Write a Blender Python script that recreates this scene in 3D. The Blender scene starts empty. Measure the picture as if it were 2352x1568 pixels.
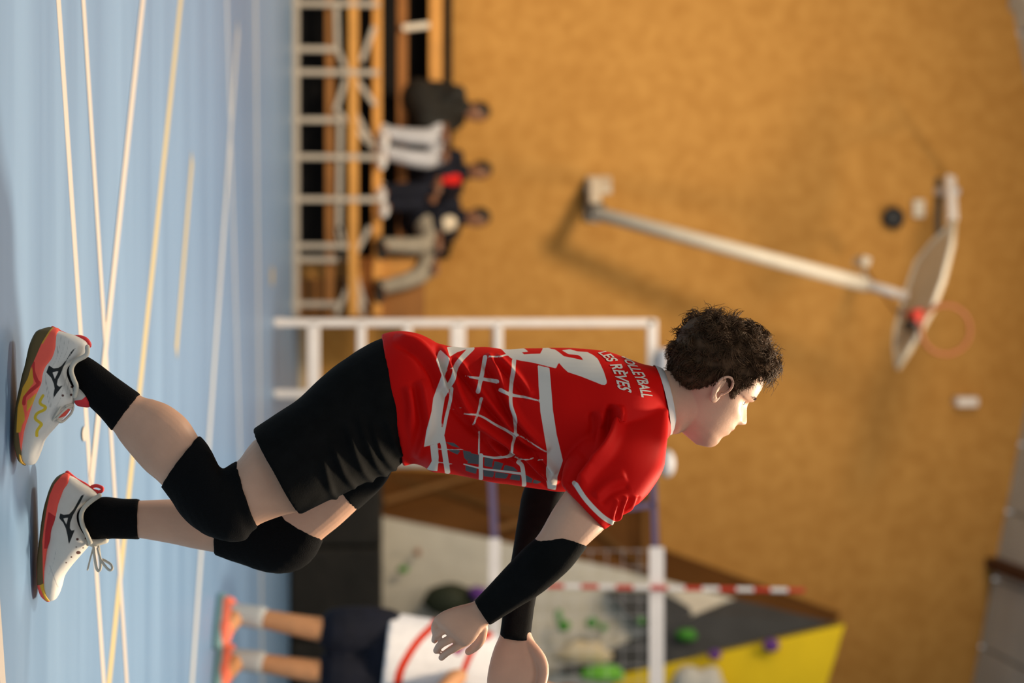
import bpy, bmesh, math, random
import numpy as np
from mathutils import Vector, Matrix
from mathutils.bvhtree import BVHTree

# ------------------------------------------------------------------ scene, camera, light
S = bpy.context.scene
C = S.collection
FPX = 4500.0                      # focal length in pixels of the 2352 px long side
CAMH = 0.83
PITCH = math.atan((1176 - 905) / FPX)
cam_d = bpy.data.cameras.new('camera')
cam = bpy.data.objects.new('camera', cam_d); C.objects.link(cam)
cam_d.sensor_width = 36; cam_d.lens = 36 * FPX / 2352
cam_d.clip_end = 200
cy, sy = math.cos(PITCH), math.sin(PITCH)
fwd = Vector((0, cy, sy)); upv = Vector((0, -sy, cy))
# the camera is held in portrait: its long side (local x) points up in the world
cam.matrix_world = Matrix(((upv.x, -1, -fwd.x, 0), (upv.y, 0, -fwd.y, 0), (upv.z, 0, -fwd.z, CAMH), (0, 0, 0, 1)))
cam_d.dof.use_dof = True; cam_d.dof.focus_distance = 4.34; cam_d.dof.aperture_fstop = 2.0
S.camera = cam
S.view_settings.view_transform = 'Standard'; S.view_settings.look = 'None'
S.view_settings.gamma = 1; S.view_settings.use_curve_mapping = False
S.view_settings.exposure = 0.0
S.cycles.use_denoising = True
S.cycles.max_bounces = 6

world = bpy.data.worlds.new('world'); S.world = world; world.use_nodes = True
world.node_tree.nodes['Background'].inputs[0].default_value = (1.0, 0.97, 0.93, 1)
world.node_tree.nodes['Background'].inputs[1].default_value = 0.40

def area(name, loc, target, size, power, col, spread=180):
    d = bpy.data.lights.new(name, 'AREA'); d.shape = 'RECTANGLE'; d.size, d.size_y = size
    d.energy = power; d.color = col; d.spread = math.radians(spread)
    o = bpy.data.objects.new(name, d); C.objects.link(o); o.location = loc
    o.rotation_euler = (Vector(target) - Vector(loc)).to_track_quat('-Z', 'Y').to_euler()
    return o
WARM = (1.0, 0.80, 0.56)
area('hall_lamp', (1.9, 6.3, 5.5), (0.3, 4.3, 0.6), (0.5, 0.5), 560, WARM)           # overhead lamp beyond the player
area('hall_lamp', (-2.4, 6.2, 5.5), (0.0, 4.5, 0.4), (0.5, 0.5), 260, WARM)
area('hall_lamp', (1.0, 13.0, 6.1), (-2.0, 17.3, 2.6), (0.4, 0.4), 66, WARM)        # throws the hoop's shadow on the wall
area('hall_lamp', (-3.0, 11.0, 4.7), (-3.0, 17.2, 0.9), (1.2, 1.2), 215, WARM, 120)
area('hall_lamp', (0.0, 10.0, 6.2), (0.0, 9.0, 0), (4.0, 2.0), 150, (1, .93, .85), 125)
area('hall_lamp', (0.0, 13.0, 6.2), (1.5, 13.5, 0), (4.0, 1.0), 55, (1, .93, .85))
area('hall_lamp', (0.0, 2.6, 6.0), (0.0, 6.5, 0.0), (4.0, 1.0), 60, (1, .97, .93))

# ------------------------------------------------------------------ pixel <-> world
def ray(x, y):
    a = (y - 784) / FPX; b = (x - 1176) / FPX
    return np.array((a, cy - b * sy, sy + b * cy))
CAM = np.array((0, 0, CAMH))
def P(x, y, Y):
    d = ray(x, y); return CAM + d * (Y / d[1])
def G(x, y, z=0.0):
    d = ray(x, y); return CAM + d * ((z - CAMH) / d[2])
def V(p): return Vector((float(p[0]), float(p[1]), float(p[2])))

# ------------------------------------------------------------------ materials
def mat(name, col, rough=0.6, spec=0.3, bump=None, noise=None, sss=0, metal=0, sheen=0, layers=None, emis=None, alpha=None):
    """bump=(scale,strength,distance) noise=(scale,amount) layers=[(attribute,colour)]"""
    m = bpy.data.materials.new(name); m.use_nodes = True
    nt = m.node_tree; N = nt.nodes; L = nt.links
    bs = N['Principled BSDF']
    bs.inputs['Roughness'].default_value = rough
    bs.inputs['Specular IOR Level'].default_value = spec
    bs.inputs['Metallic'].default_value = metal
    if sss:
        bs.inputs['Subsurface Weight'].default_value = sss
        bs.inputs['Subsurface Radius'].default_value = (0.012, 0.005, 0.003)
        bs.inputs['Subsurface Scale'].default_value = 1.0
    if sheen: bs.inputs['Sheen Weight'].default_value = sheen
    tc = N.new('ShaderNodeTexCoord')
    rgb = N.new('ShaderNodeRGB'); rgb.outputs[0].default_value = (*col, 1)
    out = rgb.outputs[0]
    if noise:
        n = N.new('ShaderNodeTexNoise'); n.inputs['Scale'].default_value = noise[0]; n.inputs['Detail'].default_value = 6
        L.new(tc.outputs['Object'], n.inputs['Vector'])
        mr = N.new('ShaderNodeMapRange'); mr.inputs['From Min'].default_value = .3; mr.inputs['From Max'].default_value = .7
        mr.inputs['To Min'].default_value = 1 - noise[1]; mr.inputs['To Max'].default_value = 1 + noise[1]
        L.new(n.outputs['Fac'], mr.inputs['Value'])
        mx = N.new('ShaderNodeVectorMath'); mx.operation = 'SCALE'
        L.new(out, mx.inputs[0]); L.new(mr.outputs[0], mx.inputs['Scale']); out = mx.outputs[0]
    for at, c in (layers or []):
        a = N.new('ShaderNodeAttribute'); a.attribute_name = at
        mr = N.new('ShaderNodeMapRange'); mr.inputs['From Min'].default_value = 0.0006; mr.inputs['From Max'].default_value = -0.0006
        L.new(a.outputs['Fac'], mr.inputs['Value'])
        mx = N.new('ShaderNodeMix'); mx.data_type = 'RGBA'
        L.new(mr.outputs[0], mx.inputs[0]); L.new(out, mx.inputs[6]); mx.inputs[7].default_value = (*c, 1); out = mx.outputs[2]
    L.new(out, bs.inputs['Base Color'])
    if emis:
        bs.inputs['Emission Color'].default_value = (*emis[0], 1); bs.inputs['Emission Strength'].default_value = emis[1]
    if bump:
        n = N.new('ShaderNodeTexNoise'); n.inputs['Scale'].default_value = bump[0]; n.inputs['Detail'].default_value = 4
        L.new(tc.outputs['Object'], n.inputs['Vector'])
        b = N.new('ShaderNodeBump'); b.inputs['Strength'].default_value = bump[1]; b.inputs['Distance'].default_value = bump[2]
        L.new(n.outputs['Fac'], b.inputs['Height']); L.new(b.outputs[0], bs.inputs['Normal'])
    return m

def chipboard():
    m = bpy.data.materials.new('chipboard'); m.use_nodes = True
    nt = m.node_tree; N = nt.nodes; L = nt.links; bs = N['Principled BSDF']
    bs.inputs['Roughness'].default_value = .75; bs.inputs['Specular IOR Level'].default_value = .2
    tc = N.new('ShaderNodeTexCoord')
    n1 = N.new('ShaderNodeTexNoise'); n1.inputs['Scale'].default_value = 9; n1.inputs['Detail'].default_value = 8
    n2 = N.new('ShaderNodeTexNoise'); n2.inputs['Scale'].default_value = 1.6; n2.inputs['Detail'].default_value = 3
    L.new(tc.outputs['Object'], n1.inputs['Vector']); L.new(tc.outputs['Object'], n2.inputs['Vector'])
    r = N.new('ShaderNodeValToRGB')
    r.color_ramp.elements[0].position = .32; r.color_ramp.elements[0].color = (.415, .203, .044, 1)
    r.color_ramp.elements[1].position = .68; r.color_ramp.elements[1].color = (.50, .262, .066, 1)
    L.new(n1.outputs['Fac'], r.inputs[0])
    r2 = N.new('ShaderNodeValToRGB')
    r2.color_ramp.elements[0].position = .35; r2.color_ramp.elements[0].color = (.95, .93, .90, 1)
    r2.color_ramp.elements[1].position = .65; r2.color_ramp.elements[1].color = (1, 1, 1, 1)
    L.new(n2.outputs['Fac'], r2.inputs[0])
    mx = N.new('ShaderNodeMix'); mx.data_type = 'RGBA'; mx.blend_type = 'MULTIPLY'; mx.inputs[0].default_value = 1
    L.new(r.outputs[0], mx.inputs[6]); L.new(r2.outputs[0], mx.inputs[7]); L.new(mx.outputs[2], bs.inputs['Base Color'])
    return m

def floor_mat():
    m = bpy.data.materials.new('blue_sports_floor'); m.use_nodes = True
    nt = m.node_tree; N = nt.nodes; L = nt.links; bs = N['Principled BSDF']
    bs.inputs['Specular IOR Level'].default_value = .45
    tc = N.new('ShaderNodeTexCoord'); mp = N.new('ShaderNodeMapping'); mp.inputs['Scale'].default_value = (.12, 1.6, 1)
    L.new(tc.outputs['Object'], mp.inputs[0])
    n1 = N.new('ShaderNodeTexNoise'); n1.inputs['Scale'].default_value = 2.2; n1.inputs['Detail'].default_value = 5
    L.new(mp.outputs[0], n1.inputs['Vector'])
    r = N.new('ShaderNodeValToRGB')
    r.color_ramp.elements[0].position = .3; r.color_ramp.elements[0].color = (.105, .202, .350, 1)
    r.color_ramp.elements[1].position = .7; r.color_ramp.elements[1].color = (.152, .262, .420, 1)
    L.new(n1.outputs['Fac'], r.inputs[0]); L.new(r.outputs[0], bs.inputs['Base Color'])
    mr = N.new('ShaderNodeMapRange'); mr.inputs['To Min'].default_value = .34; mr.inputs['To Max'].default_value = .5
    L.new(n1.outputs['Fac'], mr.inputs[0]); L.new(mr.outputs[0], bs.inputs['Roughness'])
    return m

SKIN = (.62, .36, .245)
M = {}
def m_(k, *a, **kw):
    M[k] = mat(k, *a, **kw); return M[k]
m_('skin', SKIN, .5, .35, bump=(220, .25, .001), noise=(14, .07), sss=.12, layers=[('lips', (.55, .22, .18))])
m_('skin_tan', (.50, .235, .105), .5, .3, noise=(10, .08))
m_('skin_brown', (.19, .085, .045), .5, .3, noise=(10, .08))
m_('hair', (.085, .045, .022), .6, .12, noise=(60, .45))
m_('black_hair', (.010, .008, .007), .6, .3, bump=(40, .5, .01))
m_('black_cloth', (.0042, .0044, .0044), .88, .10, bump=(260, .5, .001), noise=(30, .25), sheen=.0)
m_('black_knit', (.0045, .0045, .005), .95, .1, bump=(420, .8, .002))
m_('white_metal', (.78, .72, .68), .45, .4, noise=(8, .04))
m_('cream_metal', (.66, .60, .50), .45, .4, noise=(8, .05))
m_('grey_metal', (.40, .35, .29), .5, .4, noise=(8, .08))
m_('dark_metal', (.06, .055, .05), .5, .4)
m_('steel', (.45, .47, .52), .35, .5, metal=.4)
m_('plank', (.58, .275, .055), .5, .4, noise=(6, .12))
m_('brown_plank', (.26, .105, .022), .55, .3, noise=(6, .12))
m_('ply_shade', (.105, .042, .009), .7, .2, noise=(4, .15))  # brown darkened to stand for the shadow beside the climbing wall
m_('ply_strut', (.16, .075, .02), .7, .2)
m_('black_panel', (.008, .007, .007), .8, .2, noise=(6, .2))
m_('dark_mat', (.014, .0125, .010), .7, .25, noise=(9, .25), bump=(12, .3, .02))
m_('line_white', (.46, .41, .37), .45, .4)
m_('line_yellow', (.43, .36, .20), .45, .4)
m_('line_pale', (.46, .48, .49), .45, .4)
m_('rubber', (.03, .03, .03), .7, .2)
m_('white_cloth', (.80, .77, .75), .8, .2, noise=(25, .06))
m_('purple', (.13, .10, .18), .7, .2)
m_('red_paint', (.55, .035, .02), .5, .4)
m_('orange_rim', (.28, .085, .03), .5, .4)
m_('board', (.55, .43, .28), .5, .3, noise=(5, .06))
m_('wall_grey', (.60, .56, .47), .8, .2, noise=(7, .07))
m_('wall_charcoal', (.055, .055, .055), .8, .2, noise=(5, .12))
m_('wall_yellow', (.86, .60, .012), .7, .25, noise=(5, .04))
m_('hold_green', (.06, .27, .03), .6, .3)
m_('hold_lime', (.17, .50, .05), .6, .3)
m_('hold_purple', (.13, .04, .24), .6, .3)
m_('hold_dark', (.022, .028, .014), .7, .3)
m_('hold_beige', (.60, .50, .32), .7, .3)
m_('hold_white', (.58, .56, .50), .7, .3)
m_('ceiling_grey', (.55, .56, .52), .8, .2, noise=(3, .06))
m_('beam_brown', (.085, .035, .02), .7, .2)
m_('trim_tan', (.50, .40, .25), .6, .3)
m_('plaster', (.55, .52, .45), .85, .2, noise=(3, .05))
m_('black_plastic', (.012, .015, .02), .5, .4)
m_('eye_white', (.75, .72, .70), .2, .5)
m_('iris', (.05, .03, .02), .2, .5)

# ------------------------------------------------------------------ object helpers
def link(name, me, m=None, parent=None, smooth=False, **props):
    o = bpy.data.objects.new(name, me); C.objects.link(o)
    if m is not None:
        me.materials.clear(); me.materials.append(M[m] if isinstance(m, str) else m)
    if parent is not None:
        o.parent = parent
        o.matrix_parent_inverse = parent.matrix_world.inverted() if parent.type == 'EMPTY' else Matrix()
    if smooth: me.shade_smooth()
    for k, v in props.items():
        if v is not None: o[k] = v
    return o
def thing(name, label, cat, loc, group=None):
    o = bpy.data.objects.new(name, None); C.objects.link(o); o.location = V(loc)
    o.matrix_world = Matrix.Translation(V(loc))
    o['label'] = label; o['category'] = cat; o.empty_display_size = .1
    if group: o['group'] = group
    return o
def raw(verts, faces):
    me = bpy.data.meshes.new('m'); me.from_pydata([tuple(map(float, v)) for v in verts], [], faces); me.update(); return me
class MB:
    def __init__(s): s.v = []; s.f = []
    def add(s, v, f):
        n = len(s.v); s.v += [tuple(map(float, p)) for p in v]; s.f += [tuple(i + n for i in q) for q in f]; return s
    def box(s, lo, hi):
        x0, y0, z0 = lo; x1, y1, z1 = hi
        return s.add([(x0,y0,z0),(x1,y0,z0),(x1,y1,z0),(x0,y1,z0),(x0,y0,z1),(x1,y0,z1),(x1,y1,z1),(x0,y1,z1)],
                     [(3,2,1,0),(4,5,6,7),(0,1,5,4),(1,2,6,5),(2,3,7,6),(3,0,4,7)])
    def bar(s, a, b, w, h=None, up=(0, 1, 0)):
        h = w if h is None else h
        a = np.array(a, float); b = np.array(b, float); d = b - a; d /= np.linalg.norm(d)
        u = np.array(up, float); r = np.cross(d, u)
        if np.linalg.norm(r) < 1e-4: r = np.cross(d, (1, 0, 0))
        r /= np.linalg.norm(r); u = np.cross(r, d)
        vs = [p + r * sx * w / 2 + u * sz * h / 2 for p in (a, b) for sx, sz in ((-1,-1),(1,-1),(1,1),(-1,1))]
        return s.add(vs, [(0,1,2,3),(7,6,5,4),(0,4,5,1),(1,5,6,2),(2,6,7,3),(3,7,4,0)])
    def tube(s, pts, rad, n=12, cap=True, closed=False):
        v, f = tube(pts, rad, n, cap, closed); return s.add(v, f)
    def me(s):
        me = raw(s.v, s.f)
        bm = bmesh.new(); bm.from_mesh(me); bmesh.ops.recalc_face_normals(bm, faces=bm.faces); bm.to_mesh(me); bm.free(); return me
    def build(s, name, m, parent=None, smooth=False, bevel=0, **props):
        o = link(name, s.me(), m, parent, smooth, **props)
        if bevel:
            b = o.modifiers.new('bevel', 'BEVEL'); b.width = bevel; b.segments = 2; b.limit_method = 'ANGLE'
        return o
def tube(pts, rad, n=12, cap=True, closed=False):
    pts = [np.array(p, float) for p in pts]; k = len(pts)
    if np.isscalar(rad): rad = [rad] * k
    T = []
    for i in range(k):
        a = pts[i - 1] if (i > 0 or closed) else pts[i]; b = pts[(i + 1) % k] if (i < k - 1 or closed) else pts[i]
        t = b - a; T.append(t / (np.linalg.norm(t) + 1e-12))
    u = np.cross(T[0], (0.3, 0.5, 0.81)); u /= np.linalg.norm(u)
    rings = []
    for i in range(k):
        u = u - T[i] * np.dot(u, T[i]); u /= np.linalg.norm(u); w = np.cross(T[i], u)
        rings.append([pts[i] + rad[i] * (math.cos(a) * u + math.sin(a) * w) for a in np.linspace(0, 2 * math.pi, n, endpoint=False)])
    if cap and not closed:                                      # rounded ends
        def endc(i, sgn):
            out = []
            for q in (0.5, 0.87):
                r = rad[i] * math.sqrt(1 - q * q); c = pts[i] + sgn * T[i] * rad[i] * q
                out.append([c + (p - pts[i]) / rad[i] * r for p in rings[i]])
            return out
        s0 = endc(0, -1); s1 = endc(k - 1, 1)
        tips = (pts[0] - T[0] * rad[0], pts[-1] + T[-1] * rad[-1])
        rings = s0[::-1] + rings + s1
    v = [p for r in rings for p in r]; f = []
    K = len(rings)
    for i in range(K - (0 if closed else 1)):
        j = (i + 1) % K
        for a in range(n):
            b = (a + 1) % n; f.append((i*n+a, i*n+b, j*n+b, j*n+a))
    if not closed:
        if cap:
            v += list(tips); t0, t1 = len(v) - 2, len(v) - 1
            for a in range(n):
                b = (a + 1) % n; f.append((t0, b, a)); f.append((t1, (K-1)*n+a, (K-1)*n+b))
        else:
            f.append(tuple(range(n))[::-1]); f.append(tuple((K-1)*n + a for a in range(n)))
    return v, f
def catmull(A, sub):
    A = np.array(A, float); n = len(A); out = []
    for i in range(n - 1):
        p0 = A[max(i-1, 0)]; p1 = A[i]; p2 = A[i+1]; p3 = A[min(i+2, n-1)]
        for t in np.linspace(0, 1, sub, endpoint=False):
            out.append(.5 * ((2*p1) + (-p0+p2)*t + (2*p0-5*p1+4*p2-p3)*t*t + (-p0+3*p1-3*p2+p3)*t**3))
    out.append(A[-1]); return np.array(out)
def loft(secs, n=40, sub=5, ex=2.2, grow=0.0, yflat=None):
    """secs: (bx,by,fx,fy,Y,halfdepth); rings through the two outline points of each section"""
    rows = []
    for s in secs:
        bx, by, fx, fy, Y, hd = s[:6]
        rows.append(np.concatenate([P(bx, by, Y), P(fx, fy, Y), [hd]]))
    R = catmull(rows, sub); v = []; f = []
    for r in R:
        b, q, hd = r[:3], r[3:6], r[6]
        c = (b + q) / 2; a = (q - b) / 2; la = np.linalg.norm(a); a = a / la * (la + grow)
        hd = hd + grow
        for t in np.linspace(0, 2*math.pi, n, endpoint=False):
            ct, st = math.cos(t), math.sin(t)
            v.append(c + a * np.sign(ct) * abs(ct)**(2/ex) + np.array((0, -hd, 0)) * np.sign(st) * abs(st)**(2/ex))
    K = len(R)
    for i in range(K-1):
        for a in range(n):
            b = (a+1) % n; f.append((i*n+a, i*n+b, (i+1)*n+b, (i+1)*n+a))
    f.append(tuple(range(n))[::-1]); f.append(tuple((K-1)*n+a for a in range(n)))
    return v, f
def ellipsoid(c, r, nu=24, nv=14, rot=None):
    v = []; f = []
    for i in range(nv+1):
        ph = math.pi * i / nv
        for j in range(nu):
            th = 2*math.pi*j/nu
            p = np.array((r[0]*math.sin(ph)*math.cos(th), r[1]*math.sin(ph)*math.sin(th), r[2]*math.cos(ph)))
            if rot is not None: p = rot @ p
            v.append(np.array(c) + p)
    for i in range(nv):
        for j in range(nu):
            k = (j+1) % nu; f.append((i*nu+j, (i+1)*nu+j, (i+1)*nu+k, i*nu+k))
    return v, f
def remesh(mb, voxel, smooth=4, factor=.5, adapt=0):
    me = mb.me() if isinstance(mb, MB) else mb
    bm = bmesh.new(); bm.from_mesh(me); bmesh.ops.remove_doubles(bm, verts=bm.verts, dist=1e-6); bm.to_mesh(me); bm.free()
    o = bpy.data.objects.new('tmp', me); C.objects.link(o)
    r = o.modifiers.new('r', 'REMESH'); r.mode = 'VOXEL'; r.voxel_size = voxel; r.adaptivity = adapt
    if smooth:
        s = o.modifiers.new('s', 'SMOOTH'); s.factor = factor; s.iterations = smooth
    dg = bpy.context.evaluated_depsgraph_get(); dg.update()
    out = bpy.data.meshes.new_from_object(o.evaluated_get(dg), depsgraph=dg)
    bpy.data.objects.remove(o); out.shade_smooth(); return out
def co(me):
    a = np.empty(len(me.vertices)*3); me.vertices.foreach_get('co', a); return a.reshape(-1, 3)
def setco(me, a): me.vertices.foreach_set('co', a.reshape(-1)); me.update()
def nrm(me):
    a = np.empty(len(me.vertices)*3); me.vertex_normals.foreach_get('vector', a); return a.reshape(-1, 3)
def attr(me, name, val):
    a = me.attributes.new(name, 'FLOAT', 'POINT'); a.data.foreach_set('value', np.asarray(val, np.float32))
def to2(px, Y):
    """pixel outline -> garment plane (x,z)"""
    q = [P(a, b, Y) for a, b in px]; return np.array([(p[0], p[2]) for p in q])
def seg_dist(p, a, b):
    d = b - a; L = (d*d).sum()
    t = np.clip(((p - a) @ d) / (L + 1e-12), 0, 1)
    return np.linalg.norm(p - (a + t[:, None]*d), axis=1), t
def sdf_poly(p, poly):
    dist = np.full(len(p), 9.); ins = np.zeros(len(p), bool); n = len(poly)
    for i in range(n):
        a, b = poly[i], poly[(i+1) % n]
        dist = np.minimum(dist, seg_dist(p, a, b)[0])
        c = (a[1] > p[:, 1]) != (b[1] > p[:, 1])
        with np.errstate(divide='ignore', invalid='ignore'):
            xi = (b[0]-a[0])*(p[:, 1]-a[1])/(b[1]-a[1]) + a[0]
        ins ^= c & (p[:, 0] < xi)
    return np.where(ins, -dist, dist)
def sdf_line(p, line, w):
    """w may be (start,end)"""
    w0, w1 = (w, w) if np.isscalar(w) else w
    d = np.full(len(p), 9.); n = len(line) - 1
    for i in range(n):
        q, t = seg_dist(p, line[i], line[i+1])
        d = np.minimum(d, q - .5*(w0 + (w1-w0)*(i+t)/n))
    return d
def smooth_line(pts, sub=6): return catmull(pts, sub)
def crop(sc, ox, oy): return lambda *pts: [(x/sc+ox, y/sc+oy) for x, y in pts]
PXM = 4.33/FPX                                              # metres per pixel at the player

# ------------------------------------------------------------------ the hall
YW = 17.3                                                     # back wall
XL, XR = -9.0, 13.0
fl = MB().box((XL, -4, -.1), (XR, YW, 0)).build('floor', floor_mat(), kind='structure')
peak = P(2430, 556, YW); slope = .197
def roof_z(x): return peak[2] - slope * abs(x - peak[0])
bw = MB()
zr = [(XL, roof_z(XL)), (peak[0], peak[2]), (XR, roof_z(XR))]
bw.add([(XL, YW, 0), (XR, YW, 0), (XR, YW, zr[2][1]), (zr[1][0], YW, zr[1][1]), (XL, YW, zr[0][1])]
       + [(XL, YW+.2, 0), (XR, YW+.2, 0), (XR, YW+.2, zr[2][1]), (zr[1][0], YW+.2, zr[1][1]), (XL, YW+.2, zr[0][1])],
       [(0,1,2,3,4), (9,8,7,6,5), (0,5,6,1), (1,6,7,2), (2,7,8,3), (3,8,9,4), (4,9,5,0)])
bw.build('wall_back', chipboard(), kind='structure')
for nm, x in (('wall_left', XL), ('wall_right', XR)):
    s = -1 if x < 0 else 1
    MB().box((min(x, x+.2*s), 2, 0), (max(x, x+.2*s), YW, roof_z(x))).build(nm, 'plaster', kind='structure')
ce = MB()
for (xa, xb) in ((XL, peak[0]), (peak[0], XR)):               # two roof slopes made of long grey panels
    n = int(abs(xb-xa)/.6)
    for i in range(n):
        x0 = xa+(xb-xa)*i/n+.012; x1 = xa+(xb-xa)*(i+1)/n-.012
        z0, z1 = roof_z(x0), roof_z(x1)
        ce.add([(x0,2,z0),(x1,2,z1),(x1,YW,z1),(x0,YW,z0),(x0,2,z0+.05),(x1,2,z1+.05),(x1,YW,z1+.05),(x0,YW,z0+.05)],
               [(0,1,2,3),(7,6,5,4),(0,4,5,1),(1,5,6,2),(2,6,7,3),(3,7,4,0)])
ce.add([(XL,2,roof_z(XL)+.06),(peak[0],2,peak[2]+.06),(XR,2,roof_z(XR)+.06),(XL,YW,roof_z(XL)+.06),(peak[0],YW,peak[2]+.06),(XR,YW,roof_z(XR)+.06)],
       [(0,1,4,3),(1,2,5,4)])
ce.build('ceiling', 'ceiling_grey', kind='structure')
bx = P(2290, 1292, YW)[0]
MB().box((bx-.05, 6, roof_z(bx)-.10), (bx+.05, YW, roof_z(bx)+.02)).build('trim_1', 'beam_brown', kind='structure')
MB().box((XL, YW-.02, 0), (XR, YW, .05)).build('baseboard_back', 'trim_tan', kind='structure')

# court markings, laid on the floor
def fline(a, b, w, m):
    p = G(*a); q = G(*b); d = q-p; d /= np.linalg.norm(d); r = np.array((-d[1], d[0], 0))*w/2
    z = np.array((0, 0, .0008*(1+fline.k % 3))); fline.k += 1; h = np.array((0, 0, .0006))
    MB().add([p+r+z, p-r+z, q-r+z, q+r+z, p+r+z-h, p-r+z-h, q-r+z-h, q+r+z-h],
             [(0,1,2,3),(7,6,5,4),(0,4,5,1),(1,5,6,2),(2,6,7,3),(3,7,4,0)]).build('court_line', m, fl)
fline.k = 0
fline((133-.0645*400, -400), (239+26, 1968), .062, 'line_white')
fline((190-25, -400), (290+26, 1968), .060, 'line_white')
fline((327+43, -400), (208, 1109), .075, 'line_white')
fline((413+44, -400), (250-42, 1968), .085, 'line_yellow')
fline((441, 362), (404, 810), .085, 'line_yellow')
fline((546, 60), (440-28, 1968), .11, 'line_pale')
fline((512, -300), (553, 1100), .08, 'line_pale')
fline((583, -300), (606, 1968), .13, 'line_pale')
fline((-22, 1200), (33, 1968), .055, 'line_white')
for (x, y, m, r) in ((624, 634, 'line_yellow', .07), (191, 996, 'line_white', .02)):   # small floor discs
    p = G(x, y); v = [p+np.array((r*math.cos(a), r*math.sin(a)*2, .004)) for a in np.linspace(0, 2*math.pi, 24, endpoint=False)]
    MB().add(v, [tuple(range(24))]).build('floor_spot', m, fl)

# ------------------------------------------------------------------ bleachers
YB = 16.1
def zb(V_, Y): return P(V_, 784, Y)[2]
def xb(U_, Y): return P(905, U_, Y)[0]
bl = thing('bleacher', 'tiered timber bleacher with grey cross braced frame along the back wall', 'bleacher', (xb(300, YB), YB, 0))
XE0, XE1 = xb(-350, YB), xb(726, YB)
def plank(Vc, h, Y, d, m, u0=-350, u1=726):
    z = zb(Vc, Y); MB().box((xb(u0, Y), Y, z-h/2), (xb(u1, Y), Y+d, z+h/2)).build('plank', m, bl, bevel=.006)
plank(757, .07, YB+.06, .03, 'brown_plank')
plank(811, .075, YB, .30, 'plank')
plank(866, .075, YB+.22, .26, 'plank')
plank(924, .085, YB+.55, .26, 'brown_plank', -350, 640)
plank(1001, .115, YB+.82, .26, 'plank', -350, 196)
plank(966, .05, YB+.62, .30, 'plank', 560, 726)
MB().box((xb(-350, YB+.3), YB+1.13, zb(812, YB+1.1)), (xb(590, YB+1.1), YB+1.17, zb(1034, YB+1.1))).build('riser_panel', 'black_panel', bl)
MB().box((xb(-350, YB+.3), YB+.30, .02), (xb(590, YB+.3), YB+.32, zb(812, YB+.3))).build('riser_panel', 'black_panel', bl)
MB().box((xb(640, YB+.3), YB+.30, .02), (xb(730, YB+.3), YB+.34, zb(975, YB+.3))).build('end_panel', 'brown_plank', bl)
MB().box((xb(590, YB+.3), YB+.34, .02), (xb(640, YB+.3), YB+.36, zb(970, YB+.3))).build('end_panel', 'plank', bl)
MB().bar(P(1032, -350, YB+1.08), P(1032, 570, YB+1.08), .05, .05).build('back_rail', 'black_panel', bl)
post = [(-160, 790), (-60, 870), (10, 870), (114, 775), (167, 870), (276, 785), (361, 870), (458, 870), (565, 800), (596, 775), (698, 775)]
for u, v in post:
    MB().bar((xb(u, YB), YB+.02, .0), (xb(u, YB), YB+.02, zb(v, YB)), .045, .045).build('post', 'grey_metal', bl)
brace = [((114, 775), (167, 800)), ((60, 860), (140, 830)), ((167, 806), (240, 862)), ((167, 800), (255, 770)), ((0, 772), (114, 775)), ((255, 775), (330, 850)), ((340, 860), (240, 806)),
         ((276, 782), (540, 778)), ((540, 778), (600, 806)), ((600, 806), (520, 850)), ((600, 806), (700, 838)), ((520, 780), (600, 800)), ((660, 800), (722, 772)), ((640, 800), (722, 835)),
         ((-120, 775), (-20, 830)), ((-20, 775), (-120, 830))]
for (u0, v0), (u1, v1) in brace:
    MB().bar((xb(u0, YB), YB+.05, zb(v0, YB)), (xb(u1, YB), YB+.05, zb(v1, YB)), .04, .04).build('brace', 'grey_metal', bl)
MB().bar((XE0, YB+.03, .03), (XE1, YB+.03, .03), .05, .05).build('bottom_rail', 'grey_metal', bl)
MB().bar(P(925, 65, YB+.5), P(986, 58, YB+.5), .05, .05).build('bracket', 'cream_metal', bl)

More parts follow.
